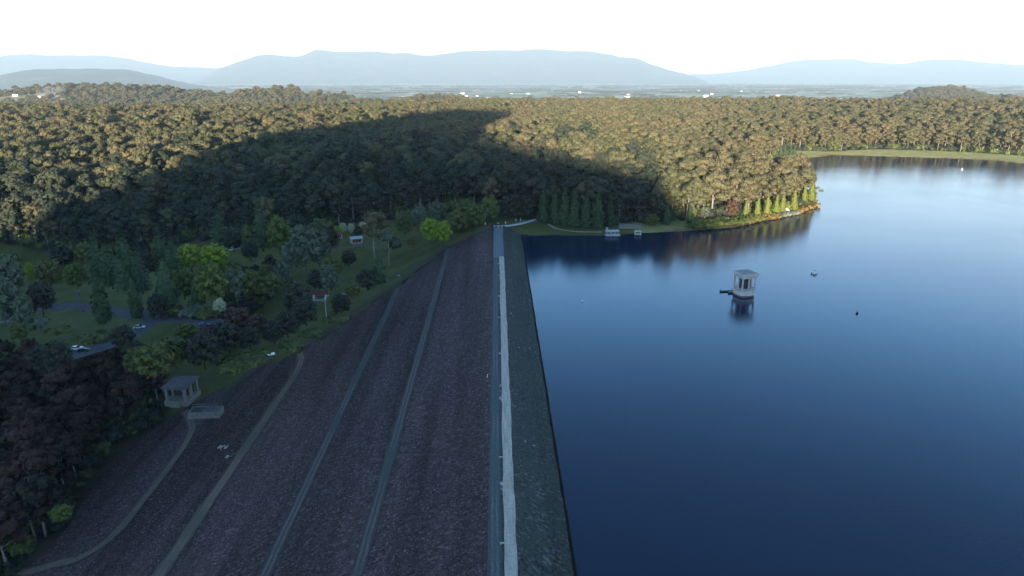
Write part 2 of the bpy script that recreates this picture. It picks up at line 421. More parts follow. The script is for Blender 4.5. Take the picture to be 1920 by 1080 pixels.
# ------------------------------------------------------------------ water
def water_mat():
    m, t, b = newmat('reservoir_water', .10, .5)
    b.inputs['IOR'].default_value = 1.33
    pos = nd(t, 'ShaderNodeNewGeometry').outputs['Position']
    deep = ramp(t, noise(t, pos, .006, 3), [(.35, (.003, .014, .038)), (.65, (.004, .018, .048))])
    t.links.new(deep, b.inputs['Base Color'])
    mp = nd(t, 'ShaderNodeMapping'); mp.inputs['Rotation'].default_value = (0, 0, R(35)); mp.inputs['Scale'].default_value = (1, 2.2, 1); t.links.new(pos, mp.inputs[0])
    w = noise(t, mp.outputs[0], .9, 4, .6)
    calm = ramp(t, noise(t, pos, .012, 3), [(.38, (.07, .07, .07)), (.62, (.135, .135, .135))])
    t.links.new(calm, b.inputs['Roughness'])
    bump(t, b, w, .24, .12)
    return m
M['water'] = water_mat()
wm = MB(); wm.add([(-1, -1300, 0), (1700, -1300, 0), (1700, 1100, 0), (-1, 1100, 0)], [(0, 1, 2, 3)])
tag(wm.build('water', M['water']), 'blue reservoir water beside the dam', 'water', kind='structure')

# ------------------------------------------------------------------ mountains and hills on the horizon
def mountains(name, label, prof, dist, depth, base, seed, mat, n=420):
    """a range whose crest follows the skyline directions in prof at the given distance"""
    p = np.array(prof, float); pxs = np.linspace(p[0, 0], p[-1, 0], n)
    rows = 34; X = np.zeros((rows, n)); Y = X.copy(); Z = X.copy()
    sky_y = np.interp(pxs, p[:, 0], p[:, 1])
    sky_y = sky_y + (fbm(pxs / 46, pxs * 0, seed + 40, 5) - .47) * 7
    sky_y = np.convolve(np.pad(sky_y, 4, 'edge'), np.hanning(11)[1:-1] / np.hanning(11).sum(), 'valid')
    for j, px in enumerate(pxs):
        d = ray(px, sky_y[j]); hd = math.hypot(d[0], d[1]); top = CZ + d[2] / hd * dist
        for i in range(rows):
            s = i / (rows - 1); r = dist - depth + 1.6 * depth * s
            X[i, j] = d[0] / hd * r; Y[i, j] = d[1] / hd * r
            k = max(0, 1 - abs(r - dist) / (depth if r < dist else depth * .6))
            Z[i, j] = base + (top - base) * (k * k * (3 - 2 * k)) ** .8
    amp = (Z - base)
    Z += amp * (fbm(X / (depth * .35), Y / (depth * .35), seed, 5) - .5) * .55 * (1 - np.abs(np.linspace(-1, .6, rows))[:, None] * 0) * np.where(np.abs(np.linspace(0, 1.6, rows) - 1)[:, None] < .06, .05, .8)
    return tag(link(name, grid_mesh(name, X, Y, Z, mat)), label, name.split('_')[0], kind='structure')
def mount_mat():
    m, t, b = newmat('forested_slopes', .95, .1)
    pos = nd(t, 'ShaderNodeNewGeometry').outputs['Position']
    col = ramp(t, noise(t, pos, .0012, 6), [(.35, (.028, .040, .026)), (.62, (.050, .062, .036)), (.72, (.12, .13, .06))])
    t.links.new(col, b.inputs['Base Color']); return m
M['mount'] = mount_mat()
mountains('mountains', 'broad blue mountain range across the middle of the horizon', [(330, 168), (420, 126), (480, 108), (560, 108), (590, 99), (640, 101), (760, 101), (800, 104), (860, 98), (930, 94), (1030, 94), (1080, 97), (1150, 105), (1200, 115), (1250, 132), (1290, 141), (1350, 162)], 40000, 9000, -165, 1, M['mount'])
mountains('mountains', 'long pale ridge behind the low hill at the left of the horizon', [(-250, 118), (0, 107), (70, 103), (150, 105), (240, 112), (300, 122), (380, 127), (460, 130), (560, 150)], 48000, 9000, -165, 2, M['mount'])
mountains('mountains', 'faint far mountains on the right of the horizon', [(1180, 150), (1290, 140), (1330, 138), (1370, 135), (1420, 128), (1480, 115), (1560, 111), (1620, 116), (1680, 120), (1720, 116), (1800, 112), (1860, 116), (1920, 121), (2200, 130)], 54000, 9000, -165, 3, M['mount'])
mountains('hills', 'low wooded hill before the left ridge', [(-200, 150), (-60, 145), (0, 140), (40, 133), (70, 131), (130, 128), (180, 127), (240, 131), (300, 145), (350, 157), (420, 168)], 22000, 5000, -165, 4, M['mount'])

# ------------------------------------------------------------------ the dam
def rock_mat(name, dark, mid, light, tint, green=0.0, sc=1.6):
    m, t, b = newmat(name, .95, .12)
    pos = nd(t, 'ShaderNodeNewGeometry').outputs['Position']
    v = nd(t, 'ShaderNodeTexVoronoi'); v.inputs['Scale'].default_value = sc; t.links.new(pos, v.inputs['Vector'])
    sp = nd(t, 'ShaderNodeSeparateColor'); t.links.new(v.outputs['Color'], sp.inputs[0])
    col = ramp(t, sp.outputs[0], [(.0, dark), (.45, mid), (.78, mid), (.97, light)])
    mp = nd(t, 'ShaderNodeMapping'); mp.inputs['Scale'].default_value = (.11, .006, .11); t.links.new(pos, mp.inputs[0])
    band = ramp(t, noise(t, mp.outputs[0], 1.0, 4), [(.36, (.62, .60, .62)), (.64, (1.25, 1.22, 1.25))])
    col = mixc(t, 1.0, col, band, 'MULTIPLY')
    g = ramp(t, noise(t, pos, .035, 6, .65), [(.50 - green * .2, (0, 0, 0)), (.70 - green * .2, (1, 1, 1))])
    gm = nd(t, 'ShaderNodeMath', operation='MULTIPLY'); t.links.new(g, gm.inputs[0]); gm.inputs[1].default_value = .25 + .6 * green
    col = mixc(t, gm.outputs[0], col, tint)
    t.links.new(col, b.inputs['Base Color'])
    bump(t, b, v.outputs['Distance'], .9, .5)
    return m
M['riprap'] = rock_mat('dark_rockfill', (.040, .029, .029), (.084, .060, .058), (.165, .128, .122), (.072, .058, .044))
M['upface'] = rock_mat('mossy_rockfill', (.028, .032, .030), (.060, .066, .060), (.140, .140, .132), (.052, .072, .058), .6, 1.3)
def track_mat(name, rut, mid, edge, grassy):
    """UV: u across 0-1, v metres along"""
    m, t, b = newmat(name, .95, .1)
    uv = nd(t, 'ShaderNodeUVMap').outputs[0]; sx = nd(t, 'ShaderNodeSeparateXYZ'); t.links.new(uv, sx.inputs[0])
    pos = nd(t, 'ShaderNodeNewGeometry').outputs['Position']
    wob = nd(t, 'ShaderNodeMath', operation='MULTIPLY_ADD'); t.links.new(noise(t, pos, .12, 4), wob.inputs[0]); wob.inputs[1].default_value = .22; t.links.new(sx.outputs[0], wob.inputs[2])
    sub = nd(t, 'ShaderNodeMath', operation='SUBTRACT'); t.links.new(wob.outputs[0], sub.inputs[0]); sub.inputs[1].default_value = .11
    base = ramp(t, sub.outputs[0], [(.0, edge), (.16, edge), (.26, rut), (.36, rut), (.45, mid), (.55, mid), (.64, rut), (.74, rut), (.84, edge), (1, edge)])
    g = ramp(t, noise(t, pos, .03, 4), [(.46, (0, 0, 0)), (.58, (1, 1, 1))])
    gm = nd(t, 'ShaderNodeMath', operation='MULTIPLY'); t.links.new(g, gm.inputs[0]); gm.inputs[1].default_value = .8
    col = mixc(t, gm.outputs[0], base, grassy)
    f = ramp(t, noise(t, pos, 2.2, 4), [(.3, (.75, .75, .75)), (.7, (1.25, 1.25, 1.25))])
    t.links.new(mixc(t, 1.0, col, f, 'MULTIPLY'), b.inputs['Base Color'])
    return m
M['track'] = track_mat('wheel_worn_track', (.135, .116, .108), (.078, .070, .066), (.068, .056, .054), (.070, .084, .070))
M['dirt'] = track_mat('worn_dirt_track', (.190, .142, .112), (.150, .114, .092), (.100, .078, .066), (.100, .098, .074))
M['groin'] = track_mat('worn_earth_edge', (.098, .082, .074), (.080, .068, .062), (.074, .062, .058), (.066, .066, .048))
M['crestroad'] = track_mat('crest_service_road', (.125, .135, .140), (.085, .098, .100), (.078, .080, .086), (.080, .104, .104))
M['sealed'] = track_mat('sealed_crest_road', (.155, .180, .195), (.140, .165, .180), (.120, .140, .150), (.150, .175, .190))
def concrete_path_mat():
    m, t, b = newmat('weathered_concrete_path', .9, .2)
    pos = nd(t, 'ShaderNodeNewGeometry').outputs['Position']
    mp = nd(t, 'ShaderNodeMapping'); mp.inputs['Scale'].default_value = (1.6, .10, 1); t.links.new(pos, mp.inputs[0])
    a = ramp(t, noise(t, mp.outputs[0], 1.0, 6, .7), [(.30, (.30, .27, .225)), (.5, (.45, .40, .335)), (.72, (.55, .49, .41))])
    f = ramp(t, noise(t, pos, 1.5, 5), [(.3, (.82, .82, .82)), (.7, (1.12, 1.12, 1.12))])
    t.links.new(mixc(t, 1.0, a, f, 'MULTIPLY'), b.inputs['Base Color']); return m
M['concpath'] = concrete_path_mat()

dam = empty('embankment_dam', 'long straight embankment dam with dark rockfill face and pale crest path', 'dam', (0, 0, 0))
Y0, Y1 = -260.0, 480.0
def face_part(name, x0, x1, mat, dx=3.0, dy=4.0, amp=.16):
    xs = sorted(set(list(np.arange(x0, x1, dx)) + [x1] + [x for x in PX if x0 < x < x1]))
    ys = np.arange(Y0, Y1 + .1, dy); X, Yg = np.meshgrid(xs, ys)
    Z = dam_z(X) + (fbm(X / 5, Yg / 5, 11) - .5) * amp * 2 * (X < x1 - .1) * (X > x0 + .1)
    return link(name, grid_mesh(name, X, Yg, Z, mat), dam)
face_part('downstream_face', -186, -2.6, M['riprap'])
face_part('crest', -2.6, 3.9, plain('crest_earth', (.070, .064, .060), .95, .3, .5), 1.3, 4, .0)
face_part('upstream_face', 3.9, 29, M['upface'], 2.2, 4, .18)
M['wet'] = plain('wet_rock', (.012, .012, .011), .95, .3, 1, .05)
def ribbon(name, pts, width, mat, parent=None, zf=None, lift=.06, step=4.0, wavy=0.0, seed=0, loc_kind=None, cols=4):
    """a strip draped along a polyline of (x, y) points"""
    P = [np.array(p[:2], float) for p in pts]; L = [0]
    for a, b in zip(P, P[1:]): L.append(L[-1] + np.linalg.norm(b - a))
    n = max(2, int(L[-1] / step)); s = np.linspace(0, L[-1], n)
    xs = np.interp(s, L, [p[0] for p in P]); ys = np.interp(s, L, [p[1] for p in P])
    if len(P) > 2:
        k = np.hanning(9); k /= k.sum(); 
        xs = np.r_[xs[0], np.convolve(np.pad(xs, 4, 'edge'), k, 'valid')[1:-1], xs[-1]]; ys = np.r_[ys[0], np.convolve(np.pad(ys, 4, 'edge'), k, 'valid')[1:-1], ys[-1]]
    tx = np.gradient(xs); ty = np.gradient(ys); l = np.hypot(tx, ty); nx_, ny_ = ty / l, -tx / l
    w = np.interp(s / L[-1], np.linspace(0, 1, len(width)), width) if hasattr(width, '__len__') else np.full(n, width)
    u = np.linspace(0, 1, cols + 1); V = []; UV = []
    jl = (fbm(s / 7, s * 0, seed + 1) - .5) * wavy * 2; jr = (fbm(s / 7, s * 0, seed + 7) - .5) * wavy * 2
    for i in range(n):
        for k_, uu in enumerate(u):
            off = (uu - .5) * w[i] + (jl[i] if k_ == 0 else jr[i] if k_ == cols else 0)
            x = xs[i] + nx_[i] * off; y = ys[i] + ny_[i] * off
            V.append([x, y, 0]); UV.append((uu, s[i]))
    V = np.array(V); V[:, 2] = (zf or terrain)(V[:, 0], V[:, 1]) + lift
    f = [(i * (cols + 1) + k_, i * (cols + 1) + k_ + 1, (i + 1) * (cols + 1) + k_ + 1, (i + 1) * (cols + 1) + k_) for i in range(n - 1) for k_ in range(cols)]
    mb = MB(); mb.add(V, f); me = mb.mesh(name, mat, True)
    ul = me.uv_layers.new(name='UVMap')
    ul.data.foreach_set('uv', np.array([UV[l.vertex_index] for l in me.loops], np.float32).ravel())
    return link(name, me, parent)
dz2 = lambda x, y: dam_z(x) + .07
ribbon('crest_road', [(-1.0, Y0), (-1.0, 392)], 3.1, M['crestroad'], dam, dz2, .0, wavy=.12)
ribbon('crest_road', [(.6, 384), (.6, 466)], 6.2, M['sealed'], dam, dz2, .03)
ribbon('crest_path', [(2.45, Y0), (2.45, 386)], 2.75, M['concpath'], dam, dz2, .06, 2.0, wavy=.28, seed=4, cols=6)
ribbon('waterline_band', [(17.0, Y0), (17.0, 474)], .8, M['wet'], dam, dz2, .06, 3, wavy=.3, seed=21)
for b, y1 in zip(BERMS[:2], (448, 385)):
    ribbon('berm_track', [(b, Y0), (b, y1)], 3.3, M['track'], dam, dz2, .0, wavy=.5, seed=int(-b))
ribbon('berm_track', [(-93, Y0), (-93, 290), (-94.5, 308), (-99, 318)], 4.0, M['dirt'], dam, dz2, .02, wavy=.6, seed=9)
t4 = [onface(*p) for p in ((-120, 1090), (60, 1073), (150, 1050), (205, 1015), (260, 950), (310, 885), (347, 835), (362, 805), (356, 785), (346, 772))]
ribbon('berm_track', t4, 4.0, M['dirt'], dam, lambda x, y: np.maximum(dam_z(x), terrain(x, y)) + .25, .0, 2.5, wavy=.5, seed=12)
edge = [onface(*p) for p in ((400, 748), (480, 692), (530, 668), (570, 652), (650, 598), (745, 535), (800, 490), (848, 459), (880, 446), (925, 427))]
ribbon('groin_track', edge, 3.6, M['groin'], dam, lambda x, y: np.maximum(dam_z(x), terrain(x, y)) + .12, .02, 3, wavy=.5, seed=15)

# ------------------------------------------------------------------ trees: forms
def ico(sub):
    bm = bmesh.new(); bmesh.ops.create_icosphere(bm, subdivisions=sub, radius=1)
    v = np.array([p.co[:] for p in bm.verts]); f = [tuple(q.index for q in p.verts) for p in bm.faces]; bm.free(); return v, f
ICO1, ICO2 = ico(1), ico(2)
def unit(rg, n):
    v = rg.normal(size=(n, 3)); return v / np.linalg.norm(v, axis=1)[:, None]
def leaves(mb, rg, c, nrm, size, aspect=.75, m=0, bend=.25):
    n = len(c); r = unit(rg, n); t = np.cross(nrm, r); t /= np.linalg.norm(t, axis=1)[:, None] + 1e-9; b = np.cross(nrm, t)
    s = size[:, None]; q = np.stack([c - t * s, c - b * s * aspect + nrm * s * bend * rg.normal(size=(n, 1)), c + t * s, c + b * s * aspect + nrm * s * bend * rg.normal(size=(n, 1))], 1).reshape(-1, 3)
    mb.add(q, np.arange(4 * n).reshape(n, 4), m)
def blob(mb, rg, c, r, n, leaf, core=.72, m=0, up=.15, jit=.55):
    c = np.array(c); r = np.array(r, float) * np.ones(3)
    v, f = ICO1
    if core: mb.add(c + v * r * core * rg.uniform(.85, 1.1, (len(v), 1)), f, m)
    d = unit(rg, n); d[:, 2] = np.where(rg.random(n) < .35, np.abs(d[:, 2]), d[:, 2])
    p = c + d * r * rg.uniform(.78, 1.12, (n, 1))
    nr = d + jit * unit(rg, n) + np.array([0, 0, up]); nr /= np.linalg.norm(nr, axis=1)[:, None]
    leaves(mb, rg, p, nr, leaf * rg.uniform(.6, 1.3, n), m=m)
def gum(seed, h=28., sparse=1.0, spread=1.0):
    rg = np.random.default_rng(seed); tr = MB(); cr = MB()
    lean = rg.normal(0, .6, 2); top = h * .80
    sp = [(lean[0] * k ** 2 * 1.5 + .3 * math.sin(k * 5 + seed), lean[1] * k ** 2 * 1.5, top * k - .6) for k in np.linspace(0, 1, 7)]
    tr.tube(sp, [.55 * (1 - .72 * k) * h / 28 for k in np.linspace(0, 1, 7)], 6)
    nb = int(rg.integers(10, 13) * sparse)
    for i in range(nb):
        k = (i + .5) / nb; a = i * 2.4 + rg.uniform(-.5, .5)
        zz = h * (.38 + .53 * k ** .75); rad = spread * h * .21 * math.sin(math.pi * (.22 + .70 * k)) ** .7 * rg.uniform(.7, 1.2)
        if i == nb - 1: rad *= .25
        c = np.array([lean[0] + rad * math.cos(a), lean[1] + rad * math.sin(a), zz])
        s = h * rg.uniform(.085, .135) * (1.1 if k > .5 else .9)
        blob(cr, rg, c, (s * 1.15, s * 1.15, s * .82), int(46 * sparse ** .2), .86 * h / 28, core=.84, jit=.36, up=.10)
        j = int(np.clip(3 + 3 * k, 2, 5)); st = sp[j]
        tr.tube([st, ((st[0] + c[0]) / 2 + rg.normal(0, .3), (st[1] + c[1]) / 2, (st[2] * .4 + c[2] * .6)), tuple(c)], [.22 * h / 28, .15 * h / 28, .05], 4, cap=False)
    return tr, cr
def roundtree(seed, h=15., w=.48, dens=1.0, low=.12, leaf=.62):
    rg = np.random.default_rng(seed); tr = MB(); cr = MB()
    tr.tube([(0, 0, -.5), (.1, 0, h * .3), (0, .1, h * .7)], [.30 * h / 15, .24 * h / 15, .06], 6)
    n = 22
    for i in range(n):
        k = (i + .5) / n; a = i * 2.39996; zz = h * (low + (1 - low) * (.12 + .76 * k)); rad = h * w * .62 * math.sqrt(max(.02, 1 - (2 * (.1 + .86 * k) - .95) ** 2)) * rg.uniform(.8, 1.1)
        c = (rad * math.cos(a), rad * math.sin(a), zz); s = h * rg.uniform(.12, .165)
        blob(cr, rg, c, (s * w * 2.1, s * w * 2.1, s), int(40 * dens), leaf * h / 15, core=.7)
        tr.tube([(0, 0, h * (.2 + .4 * k)), c], [.12 * h / 15, .03], 4, cap=False)
    return tr, cr
def cypress(seed, h=20., w=.2, top=1.0):
    rg = np.random.default_rng(seed); tr = MB(); cr = MB()
    tr.tube([(0, 0, -.5), (0, 0, h * .5), (0, 0, h * .9)], [.4 * h / 20, .25 * h / 20, .05], 6)
    rings = 9; prof = []
    shape = lambda k: w * h * (math.sin(math.pi * min(1, (k * .85 + .15)) ** .85) ** .75 if top == 0 else (1 - k) ** .8 * min(1, .55 + k * 4))
    for i in range(rings + 1):
        k = i / rings; prof.append((max(.02, shape(k) * .72), h * (.05 + .93 * k)))
    cr.lathe(prof, 9)
    n = 620; k = rg.random(n) ** 1.35; a = rg.random(n) * 2 * math.pi
    lump = 1 + .16 * np.sin(a * 3 + seed + k * 9) + .10 * np.sin(a * 7 - k * 21)
    r = np.array([shape(q) for q in k]) * lump * rg.uniform(.75, 1.12, n)
    p = np.stack([r * np.cos(a), r * np.sin(a), h * (.04 + .96 * k)], 1)
    nr = np.stack([np.cos(a), np.sin(a), np.full(n, .35)], 1) + .5 * unit(rg, n); nr /= np.linalg.norm(nr, axis=1)[:, None]
    leaves(cr, rg, p, nr, h * .038 * rg.uniform(.6, 1.3, n))
    return tr, cr
def pine(seed, h=30., w=.24):
    """tiered conifer: whorls of drooping boughs"""
    rg = np.random.default_rng(seed); tr = MB(); cr = MB()
    tr.tube([(0, 0, -.5), (0, 0, h * .5), (0, 0, h * .97)], [.5 * h / 30, .3 * h / 30, .05], 7)
    tiers = 11
    for i in range(tiers):
        k = i / (tiers - 1); z = h * (.10 + .86 * k); L = h * w * (1 - k) ** .75 * (1 if k > .08 else .85) + .5
        nb = 11 if k < .7 else 8
        for j in range(nb):
            a = 2 * math.pi * (j + .5 * (i % 2)) / nb + rg.uniform(-.2, .2); l = L * rg.uniform(.78, 1.12)
            d = np.array([math.cos(a), math.sin(a), 0])
            m = 9; s = np.linspace(.15, 1, m); dz = -.16 * l * s ** 2 + rg.uniform(-.2, .4)
            p = d * (s * l)[:, None] + np.array([0, 0, z]); p[:, 2] += dz
            nr = np.tile([0, 0, 1.], (m, 1)) + .35 * d + .3 * unit(rg, m); nr /= np.linalg.norm(nr, axis=1)[:, None]
            leaves(cr, rg, p, nr, np.full(m, h * .052) * (1.2 - .5 * s) * rg.uniform(.8, 1.2, m), .8)
        cr.lathe([(L * .62, z - h * .02), (.1, z + h * .085)], 8)
    return tr, cr
def shrub(seed, h=3.0, leaf=.40):
    rg = np.random.default_rng(seed); cr = MB()
    for i in range(7):
        a = i * 2.4; rad = h * .42 * (i / 7) ** .5; s = h * rg.uniform(.30, .46)
        blob(cr, rg, (rad * math.cos(a), rad * math.sin(a), s * .75), (s * 1.1, s * 1.1, s * .9), 26, leaf * h / 3)
    return cr
def meshes(fn, name, barkm, leafm, **kw):
    tr, cr = fn(**kw); return tr.mesh(name + '_trunk', barkm, True), cr.mesh(name + '_crown', leafm)
GUMS = [gum(s, 28., 1.0, sp) for s, sp in ((1, 1.0), (2, 1.1), (3, .9), (4, 1.15), (5, 1.0), (6, .85))]
GUM_T = [g[0].mesh('gum_trunk', M['bark'], True) for g in GUMS]
GUM_C = [g[1].mesh('gum_crown', M['gum']) for g in GUMS]
GUM_R = [g[1].mesh('bronze_gum_crown', M['gum_red']) for g in GUMS[:4]]
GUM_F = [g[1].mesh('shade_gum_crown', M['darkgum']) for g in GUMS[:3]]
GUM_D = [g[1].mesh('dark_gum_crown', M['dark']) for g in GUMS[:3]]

def tree(name, label, cat, loc, tm, cm, s, rz, group=None, sxy=None):
    o = empty(name, label, cat, loc, rz, group); sx = sxy or s; o.scale = (sx, sx, s)
    if tm: link('trunk', tm, o)
    link('crown', cm, o); return o

# ------------------------------------------------------------------ forest
rng = np.random.default_rng(42); random.seed(42)
EDGE = np.vstack([CLEAR[0][:9], CLEAR[1][1:5]])
def scatter(x0, x1, y0, y1, step, jit=.48):
    a, b = np.meshgrid(np.arange(x0, x1, step), np.arange(y0, y1, step))
    a = a + (np.arange(a.shape[0]) % 2)[:, None] * step / 2
    return (a + rng.uniform(-jit, jit, a.shape) * step).ravel(), (b + rng.uniform(-jit, jit, b.shape) * step).ravel()
def in_view(x, y, z, m=120):
    u, v, d = pix(x, y, z); return (d > 20) & (u > -m) & (u < 1920 + m) & (v < 1080 + 260) & (v > -50)
fx1, fy1 = scatter(-700, 900, 120, 900, 9.0); fx2, fy2 = scatter(-2000, 2400, 900, 2700, 10.2)
fx3, fy3 = scatter(-260, -40, 280, 480, 7.6); k = inpoly(fx3, fy3, THICKET); fx3, fy3 = fx3[k], fy3[k]
k = ~inpoly(fx1, fy1, THICKET); fx1, fy1 = fx1[k], fy1[k]
fx = np.r_[fx1, fx2, fx3]; fy = np.r_[fy1, fy2, fy3]
k = in_view(fx, fy, 10.0); fx, fy = fx[k], fy[k]
k = forest_ok(fx, fy) & (np.hypot(fx, fy) < 2750); fx, fy = fx[k], fy[k]
fz = terrain(fx, fy)
fs = np.clip(rng.normal(.93, .17, len(fx)), .5, 1.35) * (.84 + .36 * fbm(fx / 110, fy / 110, 21))
fs = np.where(inpoly(fx, fy, THICKET), fs * .52, np.where(fy < 330, fs * .74, fs))
fw = fs ** .8 * rng.uniform(.76, 1.18, len(fx)); fr = rng.uniform(0, 6.28, len(fx)); fi = rng.integers(0, len(GUMS), len(fx))
dist = np.hypot(fx, fy)
ue, _, _ = pix(fx, fy, fz); dedge = seg_dist(fx, fy, EDGE)[0]
darkfront = (ue > -150) & (ue < 1230) & (fy > 345) & (fy < 800) & (rng.random(len(fx)) < .92 - .75 * sstep(30, 190, dedge))  # shade-coloured crowns, fewer with distance from the forest edge
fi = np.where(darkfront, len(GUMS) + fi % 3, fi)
# the trees that show largest stand as individuals: front rows first
u_, v_, d_ = pix(fx, fy, fz + 22 * fs)
vis = (u_ > -20) & (u_ < 1940) & (v_ < 1100)
sh_d, _, _ = seg_dist(fx, fy, SHORE, True)
order = np.argsort(np.where(vis, d_, 1e9)); ind = np.zeros(len(fx), bool); ind[order[:300]] = True
def zone(x, y):
    u, v, d = pix(x, y, tz(x, y))
    if inpoly(np.array([x]), np.array([y]), THICKET)[0]: return 0
    if y < 345: return 1
    return 2
LANDMARKS = [[(450, 620, 'bronze-brown tree by the car park'), (505, 668, 'white board'), (600, 560, 'red roofed shelter'), (560, 585, 'dark tree left of the red shelter')],
             [(340, 735, 'pillared pavilion'), (118, 960, 'low yellow-green bush'), (150, 660, 'white and dark cars'), (20, 760, 'left border above the dark wood'), (20, 950, 'left border below the dark wood'), (230, 830, 'old track at the dam foot'), (60, 690, 'end of the branch road')],
             [(20, 560, 'pale trees at the left border'), (97, 541, 'olive round tree by the yellow tree'), (190, 532, 'conifer pair behind the lawn'), (245, 548, 'tallest left conifer'), (306, 502, 'slender olive conifer'), (360, 508, 'lime green pair'), (415, 468, 'conifer behind the parked cars'), (494, 470, 'tallest tiered conifer'), (575, 505, 'tall pale tree'), (645, 442, 'cream blossom trees'),
              (702, 482, 'blue-roofed kiosk'), (760, 424, 'grey roofed shed'), (820, 455, 'vivid green pair'), (893, 424, 'broad olive tree by the dam end'), (937, 420, 'gate at the dam end'), (975, 419, 'guard rail'), (1018, 417, 'first shore cypress'), (1058, 423, 'third shore cypress'), (1098, 427, 'fifth shore cypress'), (1147, 438, 'boat shed'), (1196, 438, 'small pontoon'), (1250, 421, 'lone shore cypress'),
              (1292, 419, 'olive cypress at the shadow edge'), (1340, 410, 'cream gravel path'), (1370, 408, 'pinkish brown tree'), (1408, 406, 'first golden cypresses'), (1445, 404, 'middle golden cypresses'), (1474, 398, 'white hut'), (1515, 380, 'last golden cypresses')]]
def nth(k):
    w = ['nearest'] + [q + ' nearest' for q in ('second', 'third', 'fourth', 'fifth', 'sixth', 'seventh', 'eighth', 'ninth', 'tenth')]
    return w[k] if k < 10 else '%dth nearest' % (k + 1) if (k + 1) % 10 not in (1, 2, 3) or k < 20 else '%d%s nearest' % (k + 1, ('st', 'nd', 'rd')[(k + 1) % 10 - 1])
KIND3 = ['dark gum in the thicket by the %s, %s', 'bronze-tinged gum in the dark wood by the %s, %s', 'tall gum in the forest behind the %s, %s']
buckets = {}
for i in np.nonzero(ind)[0]:
    zn = zone(fx[i], fy[i]); u, v, d = pix(fx[i], fy[i], fz[i]); L_ = LANDMARKS[zn]
    q = min(range(len(L_)), key=lambda a: abs(L_[a][0] - u) if zn == 2 else math.hypot(L_[a][0] - u, L_[a][1] - v))
    buckets.setdefault((zn, q), []).append((math.hypot(L_[q][0] - u, L_[q][1] - v), i))
for (zn, q), lst in sorted(buckets.items()):
    for k_, (_, i) in enumerate(sorted(lst)):
        lm = LANDMARKS[zn][q][2]
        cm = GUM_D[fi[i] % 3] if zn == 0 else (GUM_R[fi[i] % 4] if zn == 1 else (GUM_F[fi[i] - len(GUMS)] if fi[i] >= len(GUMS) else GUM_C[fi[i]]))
        tm = GUM_T[fi[i] % 3] if zn == 0 else (GUM_T[fi[i] % 4] if zn == 1 else GUM_T[fi[i] % len(GUMS)])
        tree('gum_tree', KIND3[zn] % (lm, nth(k_)), 'tree', (fx[i], fy[i], fz[i]), tm, cm, fs[i], fr[i], 'gum trees by the ' + lm, fw[i])

def proto_collection(name, pairs):
    col = bpy.data.collections.new(name)
    for i, (tr, cr, tm, cm) in enumerate(pairs):
        mb = MB(); mb.v = list(tr.v); mb.f = list(tr.f); mb.m = [0] * len(tr.f); mb.add(cr.v, cr.f, 1)
        o = bpy.data.objects.new('%s_form_%02d' % (name, i), mb.mesh(name, [tm, cm])); col.objects.link(o)
    return col
def instancer(name, col, P, S, W, RZ, I, label, cat):
    me = bpy.data.meshes.new(name); me.vertices.add(len(P)); me.vertices.foreach_set('co', np.asarray(P, np.float32).ravel())
    for an, ty, arr in (('s', 'FLOAT_VECTOR', np.stack([W, W, S], 1)), ('r', 'FLOAT_VECTOR', np.stack([RZ * 0, RZ * 0, RZ], 1)), ('i', 'INT', I)):
        a = me.attributes.new(an, ty, 'POINT')
        a.data.foreach_set('vector' if ty == 'FLOAT_VECTOR' else 'value', np.asarray(arr, np.int32 if ty == 'INT' else np.float32).ravel())
    o = link(name, me); ng = bpy.data.node_groups.new(name, 'GeometryNodeTree')
    ng.interface.new_socket('Geometry', in_out='INPUT', socket_type='NodeSocketGeometry'); ng.interface.new_socket('Geometry', in_out='OUTPUT', socket_type='NodeSocketGeometry')
    N = ng.nodes; gi = N.new('NodeGroupInput'); go = N.new('NodeGroupOutput'); ip = N.new('GeometryNodeInstanceOnPoints'); ci = N.new('GeometryNodeCollectionInfo')
    ci.inputs['Collection'].default_value = col; ci.inputs['Separate Children'].default_value = True; ci.inputs['Reset Children'].default_value = True
    def na(n_, ty):
        a = N.new('GeometryNodeInputNamedAttribute'); a.data_type = ty; a.inputs['Name'].default_value = n_
        return next(q for q in a.outputs if q.enabled and q.name == 'Attribute')
    ip.inputs['Pick Instance'].default_value = True; Lk = ng.links.new
    Lk(gi.outputs[0], ip.inputs['Points']); Lk(ci.outputs[0], ip.inputs['Instance']); Lk(na('i', 'INT'), ip.inputs['Instance Index'])
    Lk(na('r', 'FLOAT_VECTOR'), ip.inputs['Rotation']); Lk(na('s', 'FLOAT_VECTOR'), ip.inputs['Scale']); Lk(ip.outputs[0], go.inputs[0])
    md = o.modifiers.new('scatter', 'NODES'); md.node_group = ng
    return tag(o, label, cat, kind='stuff')
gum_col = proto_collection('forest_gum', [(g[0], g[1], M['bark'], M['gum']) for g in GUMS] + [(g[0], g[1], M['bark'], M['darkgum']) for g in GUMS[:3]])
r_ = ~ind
instancer('forest', gum_col, np.stack([fx[r_], fy[r_], fz[r_]], 1), fs[r_], fw[r_], fr[r_], fi[r_], 'gum forest covering the country behind the dam and reservoir', 'forest')
